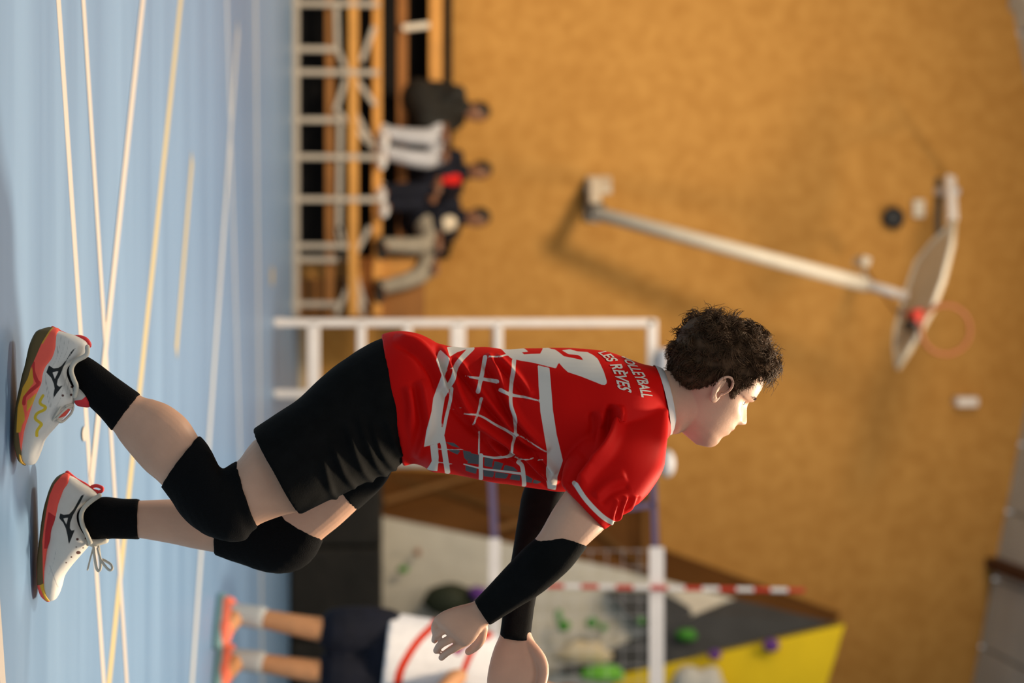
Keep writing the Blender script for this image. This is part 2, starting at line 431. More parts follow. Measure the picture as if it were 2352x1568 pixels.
# ------------------------------------------------------------------ people (background figures)
def figure(root, j, r, m, voxel=.012, extra=None):
    """one continuous body through the joints; j: joint name -> point"""
    mb = MB()
    def limb(names, rads):
        pts = catmull([j[n] for n in names], 4); rr = catmull([[q] for q in rads], 4)[:, 0]
        mb.tube(pts, list(rr), 14)
    limb(('pelvis', 'belly', 'chest', 'neck'), (.13*r, .125*r, .14*r, .06*r))
    limb(('neck', 'head'), (.055*r, .06*r))
    for s in ('L', 'R'):
        limb(('chest', 'sho'+s, 'elb'+s, 'wri'+s), (.07*r, .058*r, .043*r, .030*r))
        limb(('pelvis', 'hip'+s, 'kne'+s, 'ank'+s), (.10*r, .095*r, .058*r, .040*r))
        limb(('ank'+s, 'toe'+s), (.045*r, .035*r))
        w = np.array(j['wri'+s], float); e = np.array(j['elb'+s], float); d = (w-e)/np.linalg.norm(w-e)
        side = np.cross(d, (0, 1, 0)); side /= np.linalg.norm(side)+1e-9
        mb.tube([w, w+d*.045, w+d*.085], [.026, .036, .032], 12)
        for k in range(4):                                  # four fingers and a thumb
            b = w+d*.085+side*(k-1.5)*.017; L = (.062, .072, .068, .052)[k]
            q = np.cross(side, d)*.02
            mb.tube([b, b+d*L*.5, b+d*L+q], [.0085, .008, .007], 8)
        mb.tube([w+d*.02-side*.025, w+d*.055-side*.048, w+d*.085-side*.055], [.012, .010, .008], 8)
    h = np.array(j['head'], float); f = np.array(j['face'], float); f /= np.linalg.norm(f)
    n_ = np.array(j['neck'], float); u = h-n_; u -= f*np.dot(u, f); u /= np.linalg.norm(u); l = np.cross(u, f)
    R = np.stack([f, l, u], 1)
    v, q = ellipsoid(h+u*.03*r, (.096*r, .075*r, .118*r), 24, 16, R); mb.add(v, q)
    v, q = ellipsoid(h+f*.035*r-u*.045*r, (.055*r, .048*r, .055*r), 18, 12, R); mb.add(v, q)
    v, q = ellipsoid(h+f*.098*r-u*.005, (.020, .013, .028), 12, 8, R); mb.add(v, q)
    for s in (-1, 1):
        v, q = ellipsoid(h+l*s*.078*r-u*.0, (.020, .010, .032), 12, 8, R); mb.add(v, q)
    body = link('body', remesh(mb, voxel, 3), m, root)
    hm = MB()
    v, q = ellipsoid(h-f*.018+u*.052*r, (.098*r, .084*r, .108*r), 24, 16, R); hm.add(v, q)
    link('hair', remesh(hm, voxel, 2), extra or 'black_hair', root)
    return R
def cover(root, name, chains, m, voxel=.012, n=14, cap=True, **props):
    mb = MB()
    for pts, rr in chains:
        a = catmull(pts, 4); b = catmull([[q] for q in rr], 4)[:, 0]; mb.tube(a, list(b), n, cap)
    return link(name, remesh(mb, voxel, 3), m, root, **props)
def shoe_simple(root, ank, toe, m, name='shoe'):
    a = np.array(ank, float); t = np.array(toe, float); d = t-a; d[2] = 0; d /= np.linalg.norm(d)
    mb = MB(); b = np.array((a[0], a[1], min(a[2], t[2])))
    mb.tube([b-d*.05+np.array((0,0,.0)), b+d*.06, b+d*.14, b+d*.19], [.052, .047, .044, .032], 14)
    mb.tube([b+np.array((0,0,.0)), b+np.array((0,0,.07))], [.05, .045], 14)
    return link(name, remesh(mb, .010, 2), m, root)

def seated(label, head, face, sho, hip, knees, feet, mats, Y=16.75, hands=None, lap=.25):
    j = {'head': P(*head, Y), 'face': face}
    s = P(*sho, Y); h = P(*hip, Y)
    j['neck'] = s+(j['head']-s)*.42; j['chest'] = s+(h-s)*.25; j['belly'] = s+(h-s)*.7; j['pelvis'] = h
    fx = np.array((face[0], face[1], 0)); fx = fx/np.linalg.norm(fx); l = np.cross((0, 0, 1), fx)
    for k, sd in enumerate(('R', 'L')):
        sg = -1 if sd == 'R' else 1
        j['sho'+sd] = s+l*sg*.17-np.array((0, 0, .03)); j['hip'+sd] = h+l*sg*.09
        j['kne'+sd] = P(*knees[k], Y-.32); j['ank'+sd] = P(*feet[k], Y-.42)
        j['toe'+sd] = j['ank'+sd]+fx*.12+np.array((0, -.05, -.03))
        w = (hands or knees)[k]; j['wri'+sd] = P(*w, Y-.34)+np.array((-.05, 0, .08))
        m_ = (j['sho'+sd]+j['wri'+sd])/2; j['elb'+sd] = m_+np.array((-.06, .08, -.07))
    root = thing('spectator', label, 'person', (h[0], h[1], zb(866, Y)), 'spectators on the bleacher')
    figure(root, j, .92, mats[0])
    cover(root, 'jacket', [([j['pelvis'], j['belly'], j['chest'], j['neck']-np.array((0, 0, .02))], (.185, .19, .19, .08)), ([j['pelvis'], j['hipR'], j['hipR']*(1-lap)+j['kneR']*lap], (.15, .14, .125)), ([j['pelvis'], j['hipL'], j['hipL']*(1-lap)+j['kneL']*lap], (.15, .14, .125))]
          + [([j['chest'], j['sho'+s_], j['elb'+s_], j['elb'+s_]*.3+j['wri'+s_]*.7], (.09, .082, .062, .052)) for s_ in 'LR'], mats[1])
    cover(root, 'trousers', [([j['pelvis'], j['hip'+s_], j['kne'+s_], j['ank'+s_]], (.13, .115, .082, .060)) for s_ in 'LR'], mats[2])
    for s_ in 'LR': shoe_simple(root, j['ank'+s_], j['toe'+s_], mats[3])
    return root, j
m_('charcoal_jacket', (.018, .017, .015), .8, .2, noise=(12, .3))
m_('pale_trousers', (.42, .42, .45), .8, .2, noise=(12, .1))
m_('navy', (.006, .007, .014), .8, .2, noise=(12, .2))
m_('beige_trousers', (.30, .26, .20), .8, .2, noise=(12, .1))
m_('red_shirt', (.62, .012, .008), .7, .2)
m_('beige_vest', (.66, .56, .42), .8, .2)
m_('shoe_white', (.62, .60, .60), .6, .3)
m_('shoe_black', (.015, .015, .015), .6, .3)
seated('seated spectator with charcoal jacket and pale trousers, leftmost on the bleacher', (1088, 256), (.8, -.5, -.1), (1058, 245), (962, 232),
       [(1000, 310), (1000, 362)], [(890, 306), (885, 350)], ('skin_brown', 'charcoal_jacket', 'pale_trousers', 'shoe_white'), lap=.72)
r2, j2 = seated('seated spectator in a dark jacket open over a red shirt, between two others', (1092, 393), (.6, -.7, -.1), (1052, 398), (962, 400),
       [(985, 430), (975, 465)], [(884, 437), (890, 470)], ('skin_brown', 'navy', 'navy', 'shoe_white'), Y=16.8)
cover(r2, 'shirt_front', [([P(1045, 412, 16.68), P(1000, 408, 16.66)], (.055, .07))], 'red_shirt')
r3, j3 = seated('seated spectator in a beige vest and trousers, leg stretched out, rightmost on the bleacher', (1088, 500), (.7, -.6, -.1), (1045, 500), (962, 505),
       [(985, 558), (978, 620)], [(885, 562), (880, 660)], ('skin_brown', 'navy', 'beige_trousers', 'shoe_black'), Y=16.7)
cover(r3, 'vest_front', [([P(1030, 512, 16.56), P(985, 520, 16.54)], (.075, .07))], 'beige_vest')

# ------------------------------------------------------------------ referee stand
YS = 4500/332.
st = thing('referee_stand', 'tall white tubular referee ladder stand behind the player', 'referee stand', (*P(630, 820, YS)[:2], 0))
def stp(x, y, dy=0): return P(x, y, YS+dy)
top = stp(1500, 742)
for u, nm in ((741, 0), (905, 1)):
    b = stp(630, u); b[2] = .02
    MB().bar(b, stp(1503 if nm == 0 else 1500, u), .055, .05).build('post', 'white_metal', st, bevel=.01)
    q = b.copy(); MB().tube([q, q+np.array((0, .02, .05))], .034, 12).build('foot', 'white_metal', st, smooth=True)
for v, w in ((720, .085), (830, .06), (936, .055), (1052, .10), (1145, .055)):
    MB().bar(stp(v, 741), stp(v, 905), w, .05).build('rung', 'white_metal', st, bevel=.008)
MB().bar(stp(1498, 733), stp(1498, 913), .07, .05).build('top_rail', 'white_metal', st, bevel=.008)
for u in (741, 905):                                           # rear legs and platform give the stand its depth
    a = stp(1145, u); b = stp(630, u, 1.0); b[2] = .02
    a2 = stp(1140, u, .45)
    MB().bar(a2, (a2[0], a2[1]+.5, .02), .05, .05).build('rear_leg', 'white_metal', st)
    MB().bar(a, a2, .04, .04).build('side_rail', 'white_metal', st)
a = stp(1145, 741); b = stp(1145, 905)
MB().box((a[0], a[1], a[2]-.02), (b[0], b[1]+.45, a[2]+.02)).build('platform', 'white_metal', st)
MB().box((stp(1525, 800)[0], YS-.1, stp(1510, 800)[2]), (stp(1525, 880)[0], YS+.02, stp(1530, 800)[2])).build('rail_pad', 'steel', st, bevel=.01, label='blue grey pad on the top rail')

# ------------------------------------------------------------------ net, posts, antenna
YN = 4500/376.
nx0 = P(1507, 1256, YN)[0]; nx1 = nx0+9.6
zt, zbm = P(1508, 1256, YN)[2], P(1136, 1256, YN)[2]
pole = thing('net_post', 'white topped volleyball net post hidden mostly behind the player', 'post', (P(905, 1058, YN)[0], YN, 0))
px = P(905, 1056, YN)[0]
MB().tube([(px, YN, 0), (px, YN, zt)], .045, 20, cap=False).build('pole', 'cream_metal', pole, smooth=True)
MB().tube([(px, YN, .0), (px, YN, .02)], .12, 20, cap=False).build('base_plate', 'steel', pole)
c = P(1532, 1064, YN); v, q = ellipsoid((c[0], YN, c[2]), (.085, .085, .05)); MB().add(v, q).build('cap', 'white_metal', pole, smooth=True)
pole2 = thing('net_post', 'far volleyball net post outside the right of the picture', 'post', (nx1+.55, YN, 0))
MB().tube([(nx1+.55, YN, 0), (nx1+.55, YN, zt+.08)], .045, 20, cap=False).build('pole', 'cream_metal', pole2, smooth=True)
net = thing('volleyball_net', 'volleyball net with white top and bottom bands on the right', 'net', ((nx0+nx1)/2, YN, 0))
MB().box((nx0, YN-.006, zt-.045), (nx1, YN+.006, zt+.045)).build('top_band', 'white_metal', net)
MB().box((nx0-.06, YN-.006, zbm-.035), (nx1, YN+.006, zbm+.035)).build('bottom_band', 'white_metal', net)
nm = MB()
z = zbm+.09
while z < zt-.06: nm.bar((nx0+.01, YN, z), (nx1, YN, z), .0018); z += .1
x = nx0+.02
while x < nx1: nm.bar((x, YN, zbm), (x, YN, zt), .0018, up=(0, 1, 0)); x += .1
nm.build('mesh', 'white_cloth', net)
def strap(a, b, w=.02, m='purple'): MB().bar(a, b, w, .008).build('strap', m, net)
strap((px+.04, YN, P(1500, 1100, YN)[2]), (nx0, YN, P(1506, 1250, YN)[2]), .038)
strap((px+.04, YN, P(1128, 1100, YN)[2]), (nx0-.06, YN, zbm), .042)
strap(P(1503, 1158, YN), P(1440, 1166, YN), .035)
strap((nx1, YN, zt), (nx1+.5, YN, zt)); strap((nx1, YN, zbm), (nx1+.5, YN, zbm))
an = thing('antenna', 'thin red and white striped antenna standing up from the net', 'antenna', P(1135, 1346, YN-.03))
a0, a1 = P(1135, 1343, YN-.03), P(1848, 1356, YN-.03); nb = 18
for k in range(nb):
    p0 = a0+(a1-a0)*k/nb; p1 = a0+(a1-a0)*(k+1)/nb
    MB().tube([p0, p1], .0155, 10, cap=False).build('stripe', 'red_paint' if k % 2 else 'white_metal', an, smooth=False)

# ------------------------------------------------------------------ climbing wall, crash mat
YC = 16.0
cw = thing('climbing_wall', 'angled climbing wall with grey, charcoal and yellow panels on the right', 'climbing wall', (P(905, 1400, YC)[0], YC, P(880, 1400, YC)[2]))
def panel(pts, m, th=.05, name='panel', parent=cw, **pr):
    p = np.array([P(a, b, Y) for a, b, Y in pts]); n = len(p); mb = MB()
    back = p+np.array((0, th, 0))
    mb.add(list(p)+list(back), [tuple(range(n)), tuple(range(2*n-1, n-1, -1))]+[(i, i+n, (i+1) % n+n, (i+1) % n) for i in range(n)])
    return mb.build(name, m, parent, **pr)
A_ = (878, 1186, 16.4); B_ = (1119, 1236, 16.3); C_ = (1523, 1332, 16.2); D_ = (1690, 1375, 16.1); E_ = (1912, 1429, 15.9)
F_ = (1532, 1525, 15.7); G_ = (1417, 1549, 15.8); H_ = (1273, 1546, 15.9); I_ = (1398, 1496, 16.0); J_ = (1600, 1412, 15.85)
K_ = (1941, 1433, 15.5); Rr = 1900
panel([A_, B_, C_, D_, J_, I_, H_, (1120, 1640, 16.1), (878, 1700, 16.3)], 'wall_grey')
panel([(1120, 1640, 16.1), H_, G_, (1330, 1760, 15.8), (1330, Rr, 15.9), (878, Rr, 16.3), (878, 1700, 16.3)], 'wall_grey')
panel([(1393, 1359, 16.12), (1523, 1361, 16.08), (1585, 1395, 15.95), (1597, 1457, 15.8), (1470, 1440, 15.88)], 'wall_charcoal', .12)
panel([D_, E_, K_, F_, G_, H_, I_, J_], 'wall_charcoal', .06)
panel([K_, F_, G_, (1330, 1760, 15.75), (1760, 1800, 15.4), (1860, 1700, 15.4)], 'wall_yellow', .08)
# plywood flank and timber struts; dark tone paints in the climbing wall's shadow
fl1 = panel([(878, 1075, YW-.02), A_, B_, C_, (1500, 1100, YW-.02)], 'ply_shade', .04, 'side_panel')
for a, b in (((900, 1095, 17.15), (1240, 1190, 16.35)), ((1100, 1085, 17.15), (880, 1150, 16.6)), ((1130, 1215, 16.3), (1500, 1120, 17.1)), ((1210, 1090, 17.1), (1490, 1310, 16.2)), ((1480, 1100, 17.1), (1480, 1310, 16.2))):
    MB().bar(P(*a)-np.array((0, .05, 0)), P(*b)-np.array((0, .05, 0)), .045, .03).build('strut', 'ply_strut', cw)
panel([C_, (1500, 1252, YW-.03), (1930, 1408, YW-.03), E_, D_], 'ply_shade', .03, 'edge_shadow')  # dark strip painting the shadow gap left of the climbing wall's edge
def hold(x, y, Y, r, m, label, flat=.5, cat='climbing hold', nm='climbing_hold', seed=0):
    rnd = np.random.RandomState(seed); c = P(x, y, Y); v, f = ellipsoid((0, 0, 0), (r[1], r[0]*flat+.02, r[0]), 18, 12)
    v = np.array(v); k = rnd.rand(3, 3)*18; d = 1+.14*np.sin(v@k[0]*3)+.08*np.sin(v@k[1]*6+1)
    o = MB().add(list(v*d[:, None]), f); o = o.build(nm, m, None, smooth=True); o.location = V(c)
    o['label'] = label; o['category'] = cat; o['group'] = 'climbing holds'; return o
hold(1283, 1412, 16.0, (.030, .06), 'hold_green', 'small upright green hold on the grey panel, left of the pair', seed=1)
hold(1292, 1436, 16.0, (.055, .045), 'hold_green', 'small dark green hold just below the upright green one', seed=2)
hold(1358, 1429, 15.98, (.05, .045), 'hold_green', 'round green hold on the grey panel, beside the dark quad', seed=3)
hold(1384, 1440, 15.98, (.03, .035), 'hold_green', 'tiny green hold touching the round green one', seed=4)
hold(1575, 1458, 15.72, (.08, .05), 'hold_green', 'green hold on the lower tip of the charcoal quad', seed=5)
hold(1470, 1425, 15.82, (.03, .035), 'hold_green', 'dim green hold on the charcoal quad behind the net band', seed=6)
hold(1385, 1548, 15.6, (.16, .075), 'hold_lime', 'large bright lime hold at the picture edge by the yellow panel', seed=7)
hold(1640, 1502, 15.55, (.05, .045), 'hold_purple', 'purple hold on the yellow edge nearer the net band', seed=8)
hold(1768, 1482, 15.5, (.065, .05), 'hold_purple', 'purple hold on the yellow edge nearer the top corner', seed=9)
hold(1335, 1500, 15.72, (.22, .10), 'hold_beige', 'wide cream rounded hold between the lime hold and charcoal band', .3, seed=10)
hold(1608, 1585, 15.35, (.22, .19), 'hold_white', 'big pale grey dome volume on the yellow panel', .6, seed=11)
hold(1032, 1378, 16.1, (.21, .135), 'hold_dark', 'large dark rounded volume low on the grey panel behind the hand', .5, seed=12)
hold(1098, 1362, 16.0, (.07, .06), 'hold_purple', 'mauve hold above the large dark volume', seed=13)
hold(957, 1268, 16.25, (.03, .03), 'orange_rim', 'tiny faded reddish hold low on the grey panel', seed=14)
hold(925, 1306, 16.25, (.05, .03), 'hold_green', 'small faded green hold near the crash mat top', .3, seed=15)
cm = thing('crash_mat', 'long black crash mat standing below the climbing wall', 'mat', (P(905, 1400, 15.9)[0], 15.9, 0))
x0 = P(905, 1040, 15.6)[0]; x1 = P(905, 1900, 15.6)[0]; ztop = P(877, 1200, 15.6)[2]
nseg = 4
for k in range(nseg):
    a = x0+(x1-x0)*k/nseg+.006; b = x0+(x1-x0)*(k+1)/nseg-.006
    MB().box((a, 15.6, 0.0), (b, 16.2, ztop)).build('cushion', 'dark_mat', cm, bevel=.03)

# ------------------------------------------------------------------ folded basketball hoop
YH = 15.6
hp = thing('basketball_hoop', 'folded up basketball hoop on a long white diagonal arm on the back wall', 'basketball hoop', P(1370, 455, YW))
MB().box((P(905, 408, YW)[0], YW-.06, P(1342, 408, YW)[2]), (P(905, 506, YW)[0], YW, P(1356, 408, YW)[2]+.03)).build('wall_plate', 'dark_metal', hp)
MB().bar(P(1376, 410, YW-.05), P(1376, 440, YW-.35), .22, .05, up=(1, 0, 0)).build('bracket', 'cream_metal', hp, bevel=.01)
MB().bar(P(1366, 420, YW-.2), P(1366, 500, YW-.75), .10, .10).build('bracket_arm', 'cream_metal', hp, bevel=.01)
MB().tube([P(1352, 480, YW-.78), P(1388, 480, YW-.78)], .05, 14, cap=False).build('hinge', 'dark_metal', hp, smooth=True)
p0, p1, p2 = P(1365, 488, YW-.78), P(1995, 655, YH+.25), P(2086, 682, YH+.1)
MB().tube([p0, p1], .060, 16, cap=False).build('arm', 'cream_metal', hp, smooth=True)
MB().tube([p1, p2], .042, 16, cap=False).build('arm_tip', 'white_metal', hp, smooth=True, label='pale lavender inner tube of the arm')
out = [(2060, 846), (2054, 800), (2056, 760), (2066, 720), (2080, 672), (2105, 600), (2140, 556), (2178, 522), (2190, 500), (2186, 560), (2166, 640), (2140, 710), (2112, 762), (2085, 808)]
pc = P(2112, 690, YH); e1 = P(2188, 500, YH)-P(2060, 846, YH); e1 /= np.linalg.norm(e1); e2 = np.array((0, -1, .10)); nn = np.cross(e1, e2); nn /= np.linalg.norm(nn)
def onplane(x, y):
    d = ray(x, y); t = np.dot(pc-CAM, nn)/np.dot(d, nn); return CAM+d*t
bp = np.array([onplane(*q) for q in out]); n = len(bp); bk = bp-nn*.03*np.sign(nn[2])*-1
MB().add(list(bp)+list(bk), [tuple(range(n)), tuple(range(2*n-1, n-1, -1))]+[(i, i+n, (i+1) % n+n, (i+1) % n) for i in range(n)]).build('backboard', 'board', hp)
ctr = bp.mean(0)
ring = [ctr+(bp[i]-ctr)*.985+np.array((0, 0, .0)) for i in range(n)]
MB().tube(ring, .018, 8, closed=True).build('backboard_rim', 'cream_metal', hp, smooth=True)
rc = P(2172, 757, YH-.35)
MB().tube([rc+np.array((math.cos(a)*.195, math.sin(a)*.06, math.sin(a)*.215)) for a in np.linspace(0, 2*math.pi, 36, endpoint=False)], .017, 8, closed=True).build('hoop_ring', 'orange_rim', hp, smooth=True)
MB().bar(P(2092, 728, YH-.1), P(2112, 725, YH-.3), .11, .09).build('ring_mount', 'red_paint', hp, bevel=.01)
MB().bar(P(2082, 748, YH-.1), P(2108, 742, YH-.28), .08, .07).build('ring_spring', 'dark_metal', hp, bevel=.01)
MB().bar(P(2188, 505, YH), P(2182, 408, YH+.5), .08, .06).build('linkage', 'white_metal', hp, bevel=.01)
MB().bar(P(2150, 440, YH+.6), P(2200, 440, YH+.3), .06, .05).build('linkage', 'steel', hp, bevel=.01)
MB().bar(P(2155, 412, YH+.9), P(2155, 545, YH+.2), .05, .05).build('linkage', 'dark_metal', hp)
MB().tube([P(1975, 602, YW-.5), P(2060, 720, YH+.3)], .012, 8).build('stay_rod', 'brown_plank', hp)
MB().bar(P(1968, 602, YW-.3), P(1990, 600, YW-.6), .08, .07).build('stay_bracket', 'cream_metal', hp)
MB().bar(P(1980, 604, YW-.5), P(1990, 652, YH+.25), .03, .03).build('stay_clamp', 'cream_metal', hp)
MB().bar(P(2182, 415, YH+.6), P(2182, 415, YW), .05, .05).build('wall_mount', 'dark_metal', hp)
def wallthing(nm, mb, m, label, cat, **k):
    o = mb.build(nm, m, None, **k); o['label'] = label; o['category'] = cat; return o
c = P(2052, 500, YW-.07); v, q = ellipsoid((c[0], YW-.07, c[2]), (.10, .07, .10))
wallthing('loudspeaker', MB().add(v, q), 'black_plastic', 'round black fixture on the wall behind the hoop arm', 'loudspeaker', smooth=True)
c = P(2107, 480, YW); wallthing('junction_box', MB().box((c[0]-.08, YW-.07, c[2]-.05), (c[0]+.08, YW, c[2]+.05)), 'cream_metal', 'small grey box on the wall beside the round black fixture', 'box', bevel=.01)
c = P(2212, 922, YW); wallthing('wall_lamp', MB().box((c[0]-.045, YW-.16, c[2]-.1), (c[0]+.045, YW, c[2]+.1)), 'white_metal', 'small white box alone high on the back wall', 'box', bevel=.02)
c = P(2345, 0, YW-.3)
wallthing('ventilation_box', MB().box((c[0]-.3, YW-.5, c[2]-.02), (c[0]+.05, YW, c[2]+.3)), 'ceiling_grey', 'grey box under the roof in the far upper left corner', 'box', bevel=.02)

# ------------------------------------------------------------------ background player at the right
YQ = 4500/488.
def q(x, y, dy=0): return P(x, y, YQ+dy)
bj = {'head': q(1290, 1610), 'face': (.35, -.85, .0), 'neck': q(1215, 1580), 'chest': q(1150, 1555), 'belly': q(1010, 1515), 'pelvis': q(905, 1500),
      'hipR': q(880, 1460), 'kneR': q(730, 1444, -.05), 'ankR': q(575, 1408), 'toeR': q(508, 1455, -.12),
      'hipL': q(880, 1545), 'kneL': q(725, 1540, -.05), 'ankL': q(570, 1512), 'toeL': q(500, 1560, -.15),
      'shoR': q(1170, 1500), 'elbR': q(1040, 1560, -.18), 'wriR': q(990, 1640, -.35), 'shoL': q(1165, 1645), 'elbL': q(1040, 1700, -.15), 'wriL': q(985, 1650, -.35)}
for k in ('toeR', 'toeL', 'ankR', 'ankL'): bj[k] = bj[k].copy(); bj[k][2] = max(bj[k][2], .05)
bj['toeR'][2] = bj['toeL'][2] = .045; bj['ankR'][2] = bj['ankL'][2] = .10
bpr = thing('volleyball_player', 'second player crouching in white shirt and navy shorts, cut off by the frame', 'person', q(500, 1490))
m_('auburn_hair', (.16, .055, .025), .7, .3, bump=(40, .5, .01))
figure(bpr, bj, 1.0, 'skin_tan', extra='auburn_hair')
shirt = cover(bpr, 'shirt', [([q(884, 1500), q(930, 1505), bj['belly'], bj['chest'], q(1205, 1572)], (.195, .19, .18, .185, .08)), ([bj['chest'], bj['shoR'], bj['elbR']*.5+bj['shoR']*.5], (.11, .10, .085)), ([bj['chest'], bj['shoL'], bj['elbL']*.5+bj['shoL']*.5], (.11, .10, .085))], None, .009, 20, False)
sm = m_('white_shirt', (.74, .71, .71), .8, .2, noise=(25, .05), layers=[('red', (.55, .035, .012)), ('mag', (.26, .006, .10))])
shirt.data.materials.clear(); shirt.data.materials.append(sm)
cc = co(shirt.data)[:, [0, 2]]; cs = crop(4.042, 820, 1180)
L2 = lambda *pts: to2(cs(*pts), YQ-.17)
reds = [sdf_line(cc, smooth_line(L2((790, 1010), (600, 1150), (480, 1300), (400, 1460), (370, 1640))), (.03, .042)),
        sdf_line(cc, smooth_line(L2((1150, 1170), (1060, 1290), (1000, 1420), (930, 1600))), .03),
        sdf_line(cc, smooth_line(L2((1300, 1120), (1200, 1170))), .03)]
attr(shirt.data, 'red', np.min(reds, 0)); attr(shirt.data, 'mag', sdf_poly(cc, L2((930, 1150), (1040, 1210), (940, 1320), (860, 1260))))
cover(bpr, 'shorts', [([bj['pelvis']+np.array((0, 0, .04)), bj['pelvis']], (.165, .17))]+[([bj['pelvis'], bj['hip'+s], bj['hip'+s]*.36+bj['kne'+s]*.64], (.15, .135, .118)) for s in 'LR'], 'navy', .009)
m_('orange_shoe', (.78, .17, .10), .5, .3, noise=(40, .1)); m_('teal', (.16, .28, .29), .6, .3); m_('sock_grey', (.42, .42, .41), .9, .1)
for s in 'RL':
    cover(bpr, 'sock', [([bj['ank'+s]+np.array((0, 0, -.03)), bj['ank'+s]*.72+bj['kne'+s]*.28], (.048, .055))], 'sock_grey', .008)
    sh = shoe_simple(bpr, bj['ank'+s]-np.array((0, 0, .045)), bj['toe'+s], 'orange_shoe')
    a = bj['ank'+s]; t = bj['toe'+s]; d = t-a; d[2] = 0; d /= np.linalg.norm(d)
    MB().tube([np.array((a[0], a[1], .018))-d*.07, np.array((a[0], a[1], .018))+d*.08, np.array((a[0], a[1], .018))+d*.2], [.052, .048, .036], 12).build('sole', 'teal', sh)

# ================================================================== THE PLAYER
pl = thing('volleyball_player', 'player in red and white jersey and black shorts leaning forward, arms out', 'person', (P(905, 1050, 4.45)[0], 4.45, 0))

# ---- head frame
yaw, pit = math.radians(14), math.radians(50)
hf = np.array((math.cos(pit)*math.cos(yaw), math.sin(yaw), math.sin(pit)*math.cos(yaw)))
hu = np.array((-math.sin(pit), 0, math.cos(pit)))
hl = np.cross(hu, hf); hu = np.cross(hf, hl)
HR = np.stack([hf, hl, hu], 1)
ear_px = P(1652, 903, 4.395)
HO = ear_px-HR@np.array((0, -.076, .10))*1.065                      # head origin: between the ears at chin level
HS = 1.065
def stretch(p):
    p = np.array(p, float); z = p[..., 2]
    p[..., 2] = np.where(z < .10, .10-(.10-z)*1.07, z); p[..., 0] = p[..., 0]+np.where(p[..., 0] > 0, .006*np.clip((.16-z)/.06, 0, 1)*np.clip(p[..., 0]/.06, 0, 1), 0); return p
def H(p): return HO+HR@(stretch(p)*HS)
def Hinv(p): return (np.asarray(p)-HO)@HR/HS
def interp(z, t): return np.interp(z, [a for a, b in t], [b for a, b in t])
def sm_table(t, n=200):
    zz = np.linspace(t[0][0], t[-1][0], n); v = interp(zz, t)
    k = np.ones(9)/9; vp = np.pad(v, 4, mode='edge'); return zz, np.convolve(vp, k, 'valid')
front = sm_table([(-.002, .058), (.006, .080), (.014, .092), (.026, .096), (.036, .094), (.046, .096), (.054, .0985), (.060, .1000), (.0635, .1005), (.068, .101), (.076, .1005), (.084, .099), (.10, .095), (.12, .088), (.132, .088), (.144, .095), (.155, .096), (.175, .094), (.195, .082), (.212, .060), (.225, .030), (.232, .004)])
back = sm_table([(-.002, .0), (.01, -.02), (.03, -.035), (.06, -.055), (.09, -.075), (.12, -.092), (.15, -.099), (.175, -.095), (.195, -.082), (.212, -.058), (.225, -.030), (.232, -.004)])
width = sm_table([(-.002, .012), (.006, .026), (.014, .036), (.03, .048), (.05, .056), (.08, .064), (.11, .0705), (.14, .0755), (.165, .0765), (.19, .068), (.21, .050), (.225, .026), (.232, .004)])
def g(x, s): return np.exp(-(x/s)**2)
def head_grid(nz=150, na=160, scalp=0):
    zz = np.concatenate([np.linspace(-.002, .20, nz), .20+.032*np.sin(np.linspace(0, math.pi/2, 22))[1:]])
    th = np.linspace(0, 2*math.pi, na, endpoint=False); out = []
    for z in zz:
        xf = np.interp(z, *front); xb_ = np.interp(z, *back); w = np.interp(z, *width)
        c = np.interp(z, [.015, .085], [.02, 0.0]); ct, st = np.cos(th), np.sin(th)
        ex = 2.25
        r = np.where(ct > 0, xf-c, c-xb_)
        x = c+r*np.sign(ct)*np.abs(ct)**(2/ex); y = w*np.sign(st)*np.abs(st)**(2/ex)
        if z < .13:                                          # flat cheeks, narrow jaw front
            y = y*(1-.16*np.clip(x/.085, 0, 1)**2)
        # nose
        zn = z
        nl = np.interp(zn, [.082, .088, .094, .100, .118, .134, .142], [.0, .013, .023, .023, .014, .006, 0])
        nw = np.interp(zn, [.082, .092, .105, .135], [.016, .0155, .012, .009])
        x = x+nl*g(y, nw)*(ct > 0)
        x = x+.006*(g(np.abs(y)-.0145, .006))*g(zn-.091, .007)*(ct > 0)      # nostril wings
        # eye sockets, brow, cheek bones, lips
        x = x-.0125*g(np.abs(y)-.031, .0155)*g(zn-.121, .011)*(ct > 0)
        x = x+.0045*g(np.abs(y)-.031, .012)*g(zn-.119, .0075)*(ct > 0)
        x = x+.0045*g(np.abs(y)-.030, .018)*g(zn-.139, .007)*(ct > 0)
        x = x+.003*g(np.abs(y)-.042, .016)*g(zn-.098, .014)*(ct > 0)
        x = x+(.0030*g(y, .017)*(g(zn-.0555, .0042)+g(zn-.0705, .0042))-.0022*g(y, .020)*g(zn-.0632, .0020)-.0030*g(y, .016)*g(zn-.043, .005))*(ct > 0)
        out.append(np.stack([x, y, np.full(na, z)], 1))
    R = np.array(out); nzz = len(zz); v = R.reshape(-1, 3); f = []
    for i in range(nzz-1):
        for a in range(na):
            b = (a+1) % na; f.append((i*na+a, i*na+b, (i+1)*na+b, (i+1)*na+a))
    f.append(tuple(range(na))[::-1]); f.append(tuple((nzz-1)*na+a for a in range(na)))
    return v, f
hv, hfc = head_grid()

